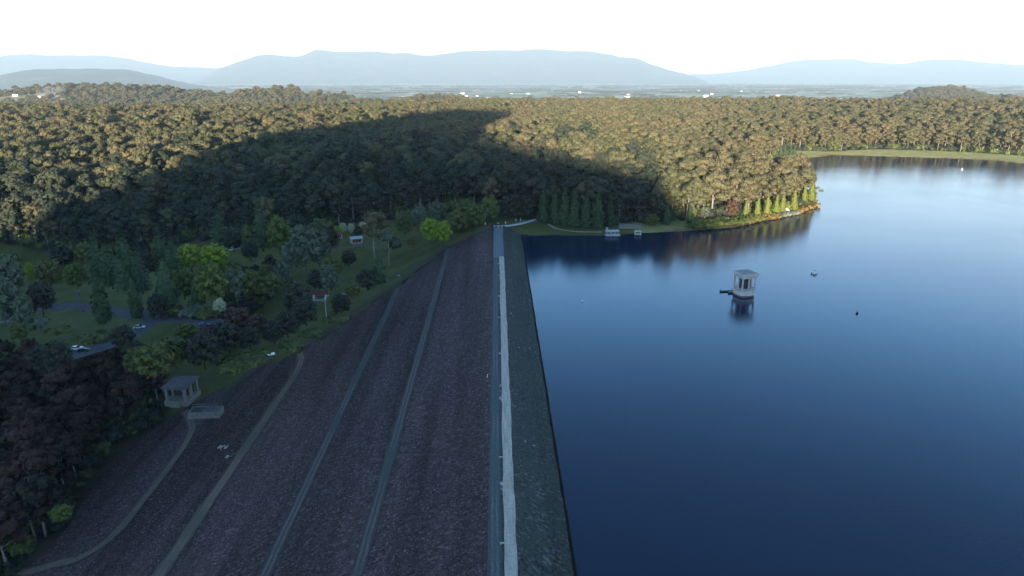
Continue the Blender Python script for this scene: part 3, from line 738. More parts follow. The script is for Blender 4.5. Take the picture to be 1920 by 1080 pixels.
# far ridges and farm trees
qx, qy = scatter(-6500, 7500, 2500, 7000, 19.0)
k = in_view(qx, qy, -60.0, 40) & (np.hypot(qx, qy) > 2600); qx, qy = qx[k], qy[k]
dens = fbm(qx / 420, qy / 420, 31); qz = terrain(qx, qy)
onridge = qz > -105
leftfarm = sstep(-.52, -.66, qx / qy)
k = np.where(leftfarm > 0, dens > .27 + .13 * leftfarm, np.where(onridge, dens > .27, dens > .60)) & (qz > -162)
qx, qy, qz = qx[k], qy[k], qz[k]
px_, py_ = scatter(-14000, 15000, 7000, 24000, 90.0)
k = in_view(px_, py_, -150., 40) & (fbm(px_ / 900, py_ / 300, 33) > .63); px_, py_ = px_[k], py_[k]
P = np.r_[np.stack([qx, qy, qz], 1), np.stack([px_, py_, terrain(px_, py_)], 1)]
n1, n2 = len(qx), len(px_)
S = np.r_[np.clip(rng.normal(.85, .3, n1), .35, 1.7), rng.uniform(.7, 1.2, n2)]; W = np.r_[S[:n1] ** .7 * rng.uniform(1.1, 1.9, n1), rng.uniform(4.0, 9.0, n2)]
instancer('distant_woods', gum_col, P, S, W, rng.uniform(0, 6.28, n1 + n2), rng.integers(0, len(GUMS), n1 + n2), 'hazy trees and shelter belts on the far farmland', 'woods')

# ------------------------------------------------------------------ roads and paths in the park
pathz = lambda x, y: np.maximum(terrain(x, y), 0)
def gpx(*pts): return [ground(*p) for p in pts]
def road(name, label, pts, w, mat, lift=.25, seed=0):
    o = ribbon(name, pts, w, mat, None, pathz, lift, 3.0, wavy=.4, seed=seed, cols=5); return tag(o, label, name.split('_')[-1], kind='structure')
road('road', 'grey park road running past the car park behind the shrubs', gpx((40, 578), (100, 577), (160, 573), (225, 588), (290, 594), (340, 598), (400, 606), (450, 618)), 11, M['asphalt'], .3)
road('road', 'grey branch road curving down into the dark wood', gpx((300, 596), (262, 618), (232, 638), (190, 652), (150, 664), (110, 676)), 10, M['asphalt'], .36)
road('road', 'pale road leaving the far end of the dam behind the white rail', [(.6, 462)] + gpx((944, 425), (975, 419), (1006, 413.5), (1060, 408)), 6.0, M['sealed'], .4)
road('path', 'pale gravel path winding down to the boat shed', gpx((1028, 421), (1036, 427), (1050, 432), (1085, 436), (1128, 436)), 2.6, M['pathgravel'], .35)
road('path', 'cream gravel path behind the shore shrubs on the point', gpx((1300, 414), (1350, 409), (1400, 404), (1450, 399), (1500, 388)), 3.2, M['pathgravel'], .4)
road('path', 'bare earth boat ramp behind the small pontoon', gpx((1160, 424), (1180, 425), (1202, 426)), 13, M['tan'], .3)
road('path', 'grey footpath crossing the lawn below the cream blossom trees', gpx((600, 470), (660, 463), (720, 452), (790, 447), (850, 440)), 3.0, M['asphalt'], .25)

# ------------------------------------------------------------------ planted trees of the park and shores
FORM = {}
def form(kind, seed):
    key = (kind, seed)
    if key in FORM: return FORM[key]
    B, D = M['bark'], M['darkbark']
    if kind == 'pine': r = meshes(pine, kind, D, M['pine'], seed=seed, h=30., w=.22)
    elif kind == 'widepine': r = meshes(pine, kind, D, M['pine'], seed=seed, h=30., w=.30)
    elif kind == 'cypress': r = meshes(cypress, kind, D, M['cypress'], seed=seed, h=20., w=.17)
    elif kind == 'column': r = meshes(cypress, kind, D, M['cypress'], seed=seed, h=20., w=.13, top=0)
    elif kind == 'darkcone': r = meshes(cypress, kind, D, M['pine'], seed=seed, h=20., w=.30)
    elif kind == 'gold': r = meshes(cypress, kind, D, M['gold'], seed=seed, h=20., w=.27)
    elif kind == 'lime': r = meshes(roundtree, kind, D, M['lime'], seed=seed, w=.52)
    elif kind == 'green': r = meshes(roundtree, kind, D, M['green'], seed=seed, w=.44)
    elif kind == 'olive': r = meshes(roundtree, kind, D, M['olive'], seed=seed, w=.46)
    elif kind == 'pale': r = meshes(roundtree, kind, B, M['pale'], seed=seed, w=.34, dens=.9)
    elif kind == 'dark': r = meshes(roundtree, kind, D, M['dark'], seed=seed, w=.44)
    elif kind == 'cream': r = meshes(roundtree, kind, D, M['cream'], seed=seed, w=.46, low=.3)
    elif kind == 'rust': r = meshes(roundtree, kind, B, M['rust'], seed=seed, w=.40)
    elif kind == 'sparse': r = (lambda g: (g[0].mesh('t', B, True), g[1].mesh('c', M['pale'])))(gum(seed, 28., .55, 1.0))
    elif kind == 'gumtree': r = (lambda g: (g[0].mesh('t', B, True), g[1].mesh('c', M['gum'])))(gum(seed, 28., 1.0, 1.0))
    elif kind == 'shrub': r = (None, shrub(seed).mesh('shrub', M['olive']))
    elif kind == 'paleshrub': r = (None, shrub(seed).mesh('shrub', M['pale']))
    elif kind == 'rustshrub': r = (None, shrub(seed).mesh('shrub', M['rustshrub']))
    elif kind == 'greenshrub': r = (None, shrub(seed).mesh('shrub', M['green']))
    elif kind == 'greyshrub': r = (None, shrub(seed).mesh('shrub', M['greyshrub']))
    H = {'pine': 30, 'widepine': 30, 'cypress': 20, 'column': 20, 'darkcone': 20, 'gold': 20, 'sparse': 28, 'gumtree': 28}.get(kind, 3 if 'shrub' in kind else 15)
    FORM[key] = (r[0], r[1], H); return FORM[key]
NAME = {'pine': 'tiered_conifer', 'widepine': 'tiered_conifer', 'cypress': 'cypress_tree', 'column': 'columnar_conifer', 'darkcone': 'conical_conifer', 'gold': 'golden_cypress', 'lime': 'lime_green_tree', 'green': 'broadleaf_tree', 'olive': 'broadleaf_tree', 'pale': 'grey_green_tree', 'dark': 'broadleaf_tree', 'cream': 'blossom_tree', 'rust': 'bronze_tree', 'sparse': 'gum_tree', 'gumtree': 'gum_tree'}
def plant(kind, px, base, top, label, wide=1.0, group=None):
    x, y, z = ground(px, base); dep = pix(x, y, z)[2]; h = (base - top) * dep / (F * .95)
    tm, cm, H = form(kind, 1 + int(px * 7 + base) % 3); s = h / H; k = s * wide
    o = tree(NAME.get(kind, 'shrub'), label, 'shrub' if 'shrub' in kind else 'tree', (x, y, z), tm, cm, s, (px * 1.7) % 6.28, group, k)
    return o
PLANTS = [
 # left park
 ('pine', 188, 532, 442, 'tall tiered conifer, left one of the touching pair behind the lawn', 1.0),
 ('pine', 212, 540, 455, 'tall tiered conifer, right one of the touching pair behind the lawn', 1.0),
 ('pine', 245, 548, 441, 'tallest tiered conifer left of the lime green trees, beside the dark conifer', 1.0),
 ('pine', 268, 550, 468, 'dark blue-green conifer pressed against the tallest tiered conifer', 1.0),
 ('column', 195, 606, 524, 'dark columnar conifer standing alone beside the pale stone column', 1.25),
 ('column', 258, 597, 522, 'slim dark columnar conifer beside the bend of the park road', 1.0),
 ('olive', 97, 541, 486, 'olive green round tree between the yellow tree and the small green tree', 1.0),
 ('green', 146, 541, 495, 'small bright green round tree left of the tiered conifers', 1.0),
 ('lime', 62, 533, 492, 'small slim yellow tree at the left of the park', .55),
 ('pale', 22, 560, 478, 'pale grey-green tree behind the yellow tree at the far left', 1.1),
 ('pale', 10, 610, 520, 'pale tall tree cut by the left border, nearest the lawn', 1.0),
 ('pale', 50, 612, 555, 'pale drooping tree at the left end of the lawn', 1.0),
 ('dark', 82, 590, 530, 'dark round tree behind the pale drooping tree', 1.0),
 ('paleshrub', 68, 614, 592, 'pale spreading bush at the front of the left lawn', 1.6),
 ('olive', 40, 640, 606, 'low olive bushy tree below the pale spreading bush', 1.2),
 ('shrub', 110, 625, 606, 'dark spreading shrub at the near edge of the left lawn', 1.7),
 ('pine', 306, 502, 430, 'slender olive conifer just left of the lime green pair', .8),
 ('darkcone', 316, 575, 488, 'dark conical conifer in front of the lime green pair', 1.0),
 ('lime', 360, 508, 460, 'bright lime green round tree, left one of the pair in the park', 1.15),
 ('lime', 405, 508, 459, 'bright lime green round tree, right one of the pair in the park', 1.2),
 ('green', 347, 560, 505, 'mid green round tree below the left lime green tree', 1.1),
 ('green', 402, 575, 496, 'tall light olive tree below the right lime green tree', .95),
 ('darkcone', 372, 572, 518, 'dark cone-shaped conifer between the two mid green trees', 1.0),
 ('shrub', 330, 590, 566, 'dark rounded shrub beside the park road under the conifer', 1.3),
 ('paleshrub', 358, 594, 564, 'grey-green shrub with pinkish tips beside the park road', 1.1),
 ('shrub', 386, 596, 572, 'dark green shrub in the middle of the roadside row', 1.3),
 ('cream', 414, 594, 561, 'whitish blossoming shrub at the end of the roadside row', .9),
 ('pine', 415, 468, 392, 'tall dark tiered conifer behind the parked cars', 1.05),
 ('dark', 440, 472, 428, 'dark round tree beside the parked cars', 1.0),
 ('pine', 494, 470, 380, 'tallest tiered conifer of the park, beside the big green tree', .95),
 ('green', 526, 474, 409, 'big green tree right of the tallest tiered conifer', .95),
 ('pale', 575, 505, 424, 'tall pale grey-green tree on the middle lawn', 1.25),
 ('pale', 600, 500, 432, 'smaller pale tree touching the tall pale tree', 1.1),
 ('pale', 548, 510, 455, 'pale feathery tree left of the tall pale tree', 1.1),
 ('pale', 445, 565, 503, 'pale grey tree behind the bronze trees of the thicket', 1.1),
 ('olive', 470, 560, 508, 'olive tree at the back of the thicket below the open lawn', 1.1),
 ('olive', 510, 560, 512, 'olive spreading tree in the thicket under the lawn', 1.2),
 ('pale', 620, 548, 498, 'greyish tree between the lawn and the picnic shelter', 1.2),
 ('dark', 560, 590, 530, 'dark tall round tree left of the red shelter', 1.1),
 ('dark', 640, 590, 552, 'dark low tree between the red shelter and the dam edge', 1.3),
 ('rust', 450, 625, 575, 'bronze-brown tree at the car park end of the thicket', 1.4),
 ('rust', 485, 632, 590, 'small rusty brown tree in the near thicket', 1.3),
 ('olive', 292, 712, 640, 'mid green tree beside the pavilion, left of its roof', 1.2),
 ('olive', 330, 690, 632, 'mid green tree directly behind the pavilion roof', 1.2),
 ('dark', 385, 690, 625, 'dark tree behind the right end of the pavilion', 1.3),
 ('olive', 262, 700, 650, 'olive tree in the dark wood left of the pavilion', 1.2),
 ('rust', 392, 655, 612, 'bronze shrubby tree behind the pavilion', 1.6),
 ('dark', 430, 660, 608, 'dark tree above the pit enclosure', 1.4),
 ('dark', 470, 655, 612, 'dark tree left of the white board', 1.4),
 ('green', 118, 975, 946, 'low yellow-green bush at the foot of the dark wood', 1.6),
 ('shrub', 560, 552, 530, 'dark low shrub on the slope below the middle lawn', 1.6),
 ('dark', 120, 505, 462, 'dark tree at the forest edge above the small green tree', 1.2),
 ('olive', 165, 500, 455, 'olive tree peeping out left of the conifer pair', 1.0),
 ('dark', 278, 520, 470, 'dark bushy tree behind the tallest left conifer', 1.2),
 ('pine', 330, 520, 445, 'dark conifer directly left of the lime green pair', .9),
 ('olive', 330, 545, 508, 'olive round tree at the foot of the dark conical conifer', 1.2),
 ('dark', 300, 600, 552, 'dark bushy tree at the bend of the park road', 1.1),
 ('green', 425, 540, 500, 'leafy green tree right of the lime green pair', 1.2),
 ('olive', 440, 520, 486, 'round olive tree on the lawn below the parked cars', 1.2),
 ('dark', 470, 488, 452, 'dark round tree on the lawn left of the tallest conifer', 1.1),
 ('olive', 505, 530, 496, 'olive bush on the lawn below the big green tree', 1.3),
 ('pale', 530, 535, 490, 'pale grey tree under the open lawn', 1.1),
 ('dark', 598, 545, 505, 'dark tree below the tall pale tree', 1.2),
 ('olive', 625, 520, 482, 'olive tree right of the tall pale tree', 1.2),
 ('dark', 655, 500, 470, 'small dark tree on the middle lawn', 1.2),
 ('dark', 620, 470, 430, 'dark tree behind the pinkish shelter', 1.2),
 ('olive', 600, 455, 412, 'olive tree at the forest edge left of the pinkish shelter', 1.2),
 ('dark', 560, 450, 405, 'dark tree behind the tall pale tree', 1.2),
 ('dark', 235, 655, 610, 'dark round tree beside the branch road', 1.2),
 ('shrub', 180, 640, 617, 'dark bush at the near edge of the lawn beside the branch road', 1.6),
 ('olive', 350, 640, 604, 'olive bush on the near side of the park road', 1.4),
 ('dark', 410, 640, 606, 'dark bush on the near side of the park road by the blue car', 1.4),
 ('dark', 255, 675, 640, 'dark bush where the branch road enters the wood', 1.4),
 ('olive', 20, 505, 470, 'olive tree at the forest edge behind the pale trees', 1.3),
 ('dark', 575, 610, 560, 'dark tree in front of the red shelter', 1.2),
 ('dark', 540, 632, 585, 'dark tree at the dam edge end of the thicket', 1.3),
 ('dark', 515, 645, 600, 'dark tree right above the white board', 1.3),
 ('dark', 112, 700, 640, 'dark tree at the end of the branch road before the cars', 1.2),
 ('dark', 84, 696, 645, 'dark tree left of the end of the branch road', 1.2),
 ('shrub', 432, 694, 672, 'dark shrub on the verge right of the pit enclosure', 1.7),
 ('shrub', 458, 684, 662, 'dark shrub on the verge between pit enclosure and white board', 1.7),
 ('shrub', 480, 675, 652, 'dark shrub on the verge just left of the white board', 1.7),
 ('shrub', 545, 655, 634, 'dark shrub on the verge right of the white board', 1.7),
 ('shrub', 585, 630, 612, 'dark shrub on the verge below the red shelter', 1.8),
 ('shrub', 632, 602, 582, 'dark shrub on the verge right of the lamp post', 1.8),
 # middle park
 ('cream', 644, 442, 419, 'cream blossom tree, left one of the three by the forest', .8),
 ('cream', 659, 442, 420, 'cream blossom tree, middle one of the three by the forest', .75),
 ('cream', 682, 442, 417, 'cream blossom tree, right one of the three by the forest', .85),
 ('lime', 633, 444, 424, 'small lime bush left of the cream blossom trees', .9),
 ('dark', 672, 446, 424, 'dark small tree between the cream blossom trees', 1.0),
 ('gumtree', 702, 482, 396, 'tall dark gum standing out in front of the forest near the blue roof', 1.0),
 ('sparse', 730, 497, 430, 'thin gum with a bright pale trunk on the lawn beside the dark cypress', .9),
 ('darkcone', 713, 532, 478, 'dark conical cypress standing at the edge of the dam face', 1.0),
 ('dark', 690, 545, 505, 'dark bush left of the conical cypress at the dam edge', 1.4),
 ('olive', 664, 560, 530, 'olive bush behind the white picnic tables', 1.5),
 ('lime', 808, 455, 410, 'vivid green round tree at the dam edge, left one of the pair', .95),
 ('lime', 831, 457, 415, 'vivid green round tree at the dam edge, right one of the pair', .85),
 ('pale', 787, 434, 388, 'pale round tree behind the vivid green pair', 1.3),
 ('pale', 822, 426, 380, 'pale tree on the rise above the vivid green pair', 1.2),
 ('olive', 760, 440, 402, 'olive round tree left of the pale round tree', 1.1),
 ('olive', 858, 436, 396, 'olive bush-like tree between the green pair and the dam end', 1.3),
 ('olive', 893, 424, 384, 'broad olive tree just left of the dam end', 1.4),
 ('green', 918, 416, 372, 'light green tree directly behind the dam end', 1.2),
 ('olive', 872, 420, 374, 'olive tree in the group left of the dam end', 1.2),
 ('dark', 955, 410, 368, 'dark tree behind the white guard rail', 1.3),
 ('dark', 985, 410, 366, 'dark tree where the road enters the forest', 1.3),
 ('dark', 740, 470, 446, 'dark low tree behind the pale-trunked gum', 1.4),
 ('olive', 775, 462, 444, 'low olive shrub tree in front of the footpath', 1.6),
 # near shore row
 ('cypress', 1018, 417, 358, 'dark shore cypress, first of the row from the road', 1.2),
 ('cypress', 1040, 421, 362, 'dark shore cypress, second of the row from the road', 1.2),
 ('cypress', 1058, 423, 356, 'dark shore cypress, third of the row from the road', 1.2),
 ('cypress', 1076, 425, 360, 'dark shore cypress, fourth of the row from the road', 1.2),
 ('cypress', 1098, 427, 366, 'dark shore cypress, fifth of the row from the road', 1.25),
 ('cypress', 1120, 427, 362, 'dark shore cypress, sixth of the row, behind the boat shed', 1.25),
 ('cypress', 1144, 424, 378, 'short dark shore cypress ending the row beside the boat shed', 1.3),
 ('cypress', 1030, 415, 372, 'dark cypress behind the first two of the shore row', 1.3),
 ('cypress', 1250, 421, 382, 'dark cypress standing alone near the small pontoon', 1.3),
 ('cypress', 1292, 419, 386, 'olive cypress at the edge of the sunlit shore', 1.2),
 ('olive', 1222, 424, 402, 'dark low bush between the pontoon and the lone cypress', 1.5),
 ('pale', 1320, 412, 388, 'dull olive tree beside the start of the cream path', 1.3),
 ('rust', 1370, 408, 376, 'pinkish brown tree before the golden cypress row', 1.1),
 ('gold', 1397, 406, 378, 'golden cypress, first of the row on the point', .9),
 ('gold', 1419, 408, 374, 'golden cypress, second of the row on the point', .85),
 ('gold', 1437, 406, 369, 'golden cypress, third of the row on the point', .85),
 ('gold', 1454, 403, 367, 'golden cypress, fourth of the row on the point', .85),
 ('gold', 1466, 399, 363, 'golden cypress, fifth of the row, left of the white hut', .85),
 ('gold', 1487, 396, 358, 'golden cypress, sixth of the row, right of the white hut', .95),
 ('gold', 1506, 386, 352, 'golden cypress, seventh of the row, near the tip of the point', .9),
 ('gold', 1520, 378, 337, 'tallest golden cypress, last of the row at the tip of the point', .8),
 ('sparse', 1530, 378, 350, 'thin bare-stemmed gum at the very tip of the point', 1.2),
 # far shore
 ('cypress', 1456, 294, 278, 'dark green cypress, first of five on the far lawn', 1.2),
 ('cypress', 1463, 294, 274, 'dark green cypress, second of five on the far lawn', 1.2),
 ('cypress', 1471, 293, 272, 'dark green cypress, third of five on the far lawn', 1.2),
 ('cypress', 1482, 291, 274, 'dark green cypress, fourth of five on the far lawn', 1.2),
 ('cypress', 1489, 290, 273, 'dark green cypress, fifth of five on the far lawn', 1.2),
 ('olive', 1562, 284, 262, 'broad lone tree beside the water on the far shore', 1.3),
 ('olive', 1447, 296, 282, 'low green tree left of the five far cypresses', 1.3),
]
for kind, px, base, top, label, wide in PLANTS: plant(kind, px, base, top, label, wide)
ORD = ['first', 'second', 'third', 'fourth', 'fifth', 'sixth', 'seventh', 'eighth', 'ninth', 'tenth', 'eleventh', 'twelfth', 'thirteenth', 'fourteenth', 'fifteenth', 'sixteenth', 'seventeenth', 'eighteenth']
def shrubs(kinds, pts, label, group):
    for i, (px, base, top, w) in enumerate(pts): plant(kinds[i % len(kinds)], px, base, top, label + ', %s from the left' % ORD[i], w, group)
rs = random.Random(5)
shrubs(['greenshrub', 'greenshrub', 'shrub'], [(1302 + i * 7.2 + rs.uniform(-2, 2), 428 - i * .75 - (i % 2) * 5, 415 - i * .8 - (i % 2) * 4, 1.5) for i in range(16)], 'low green shrub on the sunlit bank below the cream path', 'green shrubs on the bank')
shrubs(['rustshrub', 'greenshrub', 'rustshrub'], [(1404 + i * 6.5 + rs.uniform(-2, 2), 417 - i * 1.1 - (i % 2) * 4, 406 - i * 1.1 - (i % 2) * 4, 1.5) for i in range(9)], 'golden shrub on the bank in front of the golden cypresses', 'golden shrubs before the cypresses')
shrubs(['greyshrub'], [(1460 + i * 7 + rs.uniform(-1, 1), 407 - i * 1.3, 397 - i * 1.3, 1.6) for i in range(5)], 'grey-green shrub on the bank below the white hut', 'grey shrubs below the hut')
shrubs(['rustshrub'], [(1494 + i * 6 + rs.uniform(-1, 1), 398 - i * 2.2, 387 - i * 2.2, 1.5) for i in range(6)], 'golden brown shrub along the bank at the tip of the point', 'golden shrubs at the tip')

# ------------------------------------------------------------------ outlet tower in the water
tx, ty, _ = G(1394, 553, 0)
T = empty('outlet_tower', 'white concrete outlet tower with square colonnade standing in the reservoir', 'tower', (tx, ty, 0), R(14))
def rsq(prof, e=5.0, n=48):
    """rounded-square plan swept through (half width, height) pairs"""
    mb = MB(); v = []
    for r, z in prof:
        for k in range(n):
            a = 2 * math.pi * k / n; c, s_ = math.cos(a), math.sin(a); q = r / (abs(c) ** e + abs(s_) ** e) ** (1 / e); v.append((q * c, q * s_, z))
    f = [(i * n + k, i * n + (k + 1) % n, (i + 1) * n + (k + 1) % n, (i + 1) * n + k) for i in range(len(prof) - 1) for k in range(n)]
    mb.add(v, f + [tuple(range(n))[::-1], tuple((len(prof) - 1) * n + k for k in range(n))]); return mb
rsq([(4.5, -6), (4.5, .9)], 3.2).build('footing', M['oldstone'], T)
rsq([(4.62, .92), (4.62, 1.3), (4.4, 1.5), (4.4, 2.9), (4.75, 3.15), (4.75, 3.5), (4.1, 3.55)], 3.4).build('drum', M['concrete'], T)
for i in range(24):
    a = 2 * math.pi * i / 24; c, s_ = math.cos(a), math.sin(a); q = 4.45 / (abs(c) ** 3.4 + abs(s_) ** 3.4) ** (1 / 3.4)
    MB().lathe([(.15, 0), (.2, .25), (.11, .45), (.16, .78)], 8).build('baluster', M['concrete'], T, (q * c, q * s_, 3.53))
rr = rsq([(4.62, 4.33), (4.62, 4.55), (4.26, 4.56), (4.26, 4.32)], 3.4); rr.f = rr.f[:-2]; rr.m = rr.m[:-2]; rr.build('balustrade_rail', M['concrete'], T)
cs = [(-3.6 + 3.6 * i, s_ * 3.6) for i in range(3) for s_ in (-1, 1)] + [(s_ * 3.6, 0) for s_ in (-1, 1)]
for x_, y_ in cs: MB().lathe([(.66, 0), (.66, .3), (.46, .42), (.41, 5.5), (.52, 5.75), (.68, 5.95), (.68, 6.2)], 12).build('column', M['concrete'], T, (x_, y_, 3.56))
MB().box(-1.9, 1.9, -1.9, 1.9, 3.57, 9.74).build('inner_wall', M['slate'], T)  # dark colour stands in for the shade seen between the columns
MB().box(-.55, .55, -1.96, -1.92, 3.6, 5.8).build('door', M['darkwood'], T); MB().box(1.92, 1.96, -.55, .55, 6.2, 8.2).build('window', M['glass'], T)
rsq([(4.3, 9.78), (4.3, 10.7), (4.6, 10.85), (4.6, 11.2), (5.1, 11.45), (5.1, 11.95), (4.4, 12.1)], 16.0).build('entablature', M['concrete'], T)
rsq([(4.2, 12.12), (3.4, 12.35), (1.0, 12.6)], 16.0).build('roof', M['concrete_grey'], T)
for i in range(5): MB().box(-4.62, -4.6, -.12, .12, .5 + i * .5, .6 + i * .5).build('ladder_rung', M['darkwood'], T)
jx, jy, _ = G(1372, 549, 0)
J = empty('floating_jetty', 'dark floating jetty moored against the outlet tower', 'jetty', (jx, jy, 0), R(6))
for k, (x0, x1, y0) in enumerate(((-5.4, 1.6, 1.2), (-2.2, 4.6, -1.8))):
    dk = MB().box(x0, x1, y0, y0 + 1.5, .15, .55).build('deck', M['darkwood'], J)
    for q in (x0 + .4, x1 - .4): MB().lathe([(.13, -2), (.13, 1.5)], 8).build('pile', M['darkwood'], J, (q, y0 + 1.65, 0))
MB().box(-1.6, 1.2, -.28, 1.18, .2, .5).build('gangway', M['concrete_grey'], J)

# ------------------------------------------------------------------ boats, buoys, boat shed
def hull(mb, L, B, D, m=0):
    st = [(-.5, .8, 0), (-.2, 1, 0), (.2, .92, .05), (.4, .5, .15), (.5, .03, .28)]; v = []
    for t_, w, s in st: v += [(t_ * L, -B / 2 * w, D + s), (t_ * L, -B / 2 * w * .7, -.25), (t_ * L, B / 2 * w * .7, -.25), (t_ * L, B / 2 * w, D + s)]
    f = [(i * 4 + k, i * 4 + k + 1, i * 4 + 5 + k, i * 4 + 4 + k) for i in range(4) for k in range(3)] + [(0, 3, 2, 1)] + [(i * 4 + 3, i * 4, i * 4 + 4, i * 4 + 7) for i in range(4)]
    mb.add([(a, b, c - (.22 if False else 0)) for a, b, c in v], f, m); return mb
bx, by, _ = G(1528, 513, 0)
B_ = empty('work_boat', 'small white boat floating beyond the outlet tower', 'boat', (bx, by, 0), R(20))
hull(MB(), 4.4, 1.9, .7).build('hull', M['white'], B_)
MB().box(-.9, .7, -.6, .6, .72, 1.5).build('cabin', M['white'], B_); MB().box(-1.0, .8, -.68, .68, 1.52, 1.6).build('cabin_roof', M['concrete_grey'], B_)
MB().box(.702, .73, -.5, .5, 1.0, 1.4).build('windscreen', M['glass'], B_); MB().box(-2.55, -2.2, -.2, .2, -.2, .9).build('motor', M['rubber'], B_)
def buoy(px, py, label, mat, s=1.0):
    x, y, _ = G(px, py, 0); b = empty('buoy', label, 'buoy', (x, y, 0)); b.scale = (s, s, s)
    MB().lathe([(.15, -.5), (.55, -.2), (.6, .25), (.35, .6), (.12, .75)], 14).build('float', mat, b, smooth=True); MB().lathe([(.06, .7), (.06, 1.3), (.16, 1.35), (.16, 1.5)], 8).build('marker', mat, b)
buoy(1607, 588, 'tiny dark buoy on open water right of the tower', M['darkwood'], 1.1)
buoy(1092, 566, 'tiny white buoy on the water between dam and tower', M['white'], .9)
buoy(1804, 318, 'tiny white buoy near the far shore', M['white'], 1.5)
sx_, sy_, _ = G(1148, 440.5, 0)
S_ = empty('boat_shed', 'low pale boat shed on a pontoon at the near shore', 'shed', (sx_, sy_, 0), R(3))
MB().box(-5.2, 5.2, -2.4, 2.6, -.3, .5).build('pontoon', M['concrete'], S_)
MB().box(-4.4, 4.0, -1.4, 2.2, .52, 2.6).build('wall', plain('pale_blue_cladding', (.20, .20, .24), .6, .1, 1), S_)
rf = MB(); rf.add([(-4.9, -2.0, 2.62), (4.5, -2.0, 2.62), (4.5, 2.7, 2.62), (-4.9, 2.7, 2.62), (-4.9, .35, 3.7), (4.5, .35, 3.7)], [(0, 1, 5, 4), (2, 3, 4, 5), (0, 4, 3), (1, 2, 5), (0, 3, 2, 1)]); rf.build('roof', M['blueroof'], S_)
for q in (-3.2, -.4, 2.2): MB().box(q, q + 1.1, -1.43, -1.405, 1.2, 2.1).build('window', M['glass'], S_)
for q in (-5, 5): MB().lathe([(.15, -3), (.15, 1.8)], 8).build('pile', M['darkwood'], S_, (q, 2.85, 0))
g0 = Vector((sx_ - 2.5, sy_ + 2.8, .55)); g1x, g1y, g1z = ground(1138, 427)
gw = MB(); dv = Vector((g1x - g0.x, g1y - g0.y, 0)).normalized(); nv = Vector((-dv.y, dv.x, 0)) * .7
gw.add([g0 - nv, g0 + nv, Vector((g1x, g1y, g1z + .3)) + nv, Vector((g1x, g1y, g1z + .3)) - nv] + [p - Vector((0, 0, .2)) for p in (g0 - nv, g0 + nv, Vector((g1x, g1y, g1z + .3)) + nv, Vector((g1x, g1y, g1z + .3)) - nv)], [(0, 1, 2, 3), (7, 6, 5, 4), (0, 4, 5, 1), (1, 5, 6, 2), (2, 6, 7, 3), (3, 7, 4, 0)])
gwo = gw.build('gangway', M['concrete']); tag(gwo, 'pale sloping gangway from the bank to the boat shed', 'gangway')
sx_, sy_, _ = G(1196, 439.5, 0)
S_ = empty('small_pontoon', 'small white pontoon with posts by the earth boat ramp', 'pontoon', (sx_, sy_, 0))
MB().box(-2.2, 2.2, -1.2, 1.2, -.2, .45).build('deck', M['concrete'], S_)
for q in (-2, 2):
    for w in (-1, 1): MB().lathe([(.1, .46), (.1, 2.3)], 8).build('post', M['white'], S_, (q, w, 0))
MB().box(-2.2, 2.2, -1.15, 1.15, 2.32, 2.45).build('canopy', M['white'], S_)
hx, hy, hz_ = ground(1474, 399)
H_ = empty('white_hut', 'small white hut with conical roof among the golden cypresses', 'hut', (hx, hy, hz_))
MB().lathe([(1.6, -.3), (1.6, 2.2)], 12).build('wall', M['darkwood'], H_); MB().lathe([(2.5, 2.21), (.15, 4.3)], 12).build('roof', M['white'], H_)

# ------------------------------------------------------------------ crest furniture
for py, kind in ((1022, 'bar'), (908, 'cap'), (860, 'bar'), (748, 'cap'), (664, 'cap'), (597, 'bar'), (556, 'cap'), (518, 'bar'), (495, 'cap')):
    x, y, z = G(937.5, py, CREST); x = .72; z = CREST + .1
    nth = {1022: 'nearest', 860: 'second', 597: 'third', 518: 'farthest', 908: 'nearest', 748: 'second', 664: 'third', 556: 'fourth', 495: 'farthest'}[py]
    if kind == 'bar':
        o = empty('bench', 'pale backless concrete bench beside the crest path, %s of the four' % nth, 'bench', (x, y, z))
        MB().box(-.62, .62, -.24, .24, .40, .52).build('seat', M['stone'], o)
        for q in (-.45, .45): MB().box(q - .09, q + .09, -.18, .18, -.1, .398).build('leg', M['stone'], o)
    else:
        o = empty('instrument_cap', 'round pale concrete instrument cap beside the crest path, %s of the five' % nth, 'instrument cap', (x, y, z))
        MB().lathe([(.52, -.1), (.52, .42), (.46, .48)], 14).build('ring', M['stone'], o); MB().lathe([(.40, .482), (.40, .54), (.05, .60)], 12).build('lid', M['concrete_grey'], o)
rockv, rockf = ICO1
def rockmesh(seed, mat):
    rg = np.random.default_rng(seed); v = rockv * rg.uniform(.7, 1.25, (len(rockv), 1)) * np.array([1, .85, .62]); mb = MB(); mb.add(v, rockf); return mb.mesh('rock', mat)
STONES = [rockmesh(s, M['stone']) for s in range(4)]
def stone(loc, s, label, group=None, name='stone'):
    o = link(name, STONES[rs.randrange(4)], None, loc, rs.uniform(0, 6)); o.scale = (s, s, s); tag(o, label, 'stone', group); return o
for y0, nm in ((908, 'nearest'), (733, 'second')):
    for q in range(9):
        x, y, _ = G(938, y0 + rs.uniform(-14, 20), CREST); stone((.85 + rs.uniform(-.25, .35), y, CREST + .12), rs.uniform(.16, .32), 'small pale stone beside the %s instrument cap, %s of nine' % (nm, ORD[q]), 'stones by the %s cap' % nm)
for px, py, lb in ((958, 588, 'tiny white stone high on the water-side slope, farthest of five'), (973, 652, 'white stone on the water-side slope, left of the middle pair'), (993, 654, 'white stone on the water-side slope, right of the middle pair'), (985, 828, 'white stone on the water-side slope, left of the near pair'), (1001, 836, 'white stone on the water-side slope, right of the near pair')):
    x, y, z = onface(px, py); stone((x, y, z + .1), .42, lb)
x, y, z = onface(914, 708)
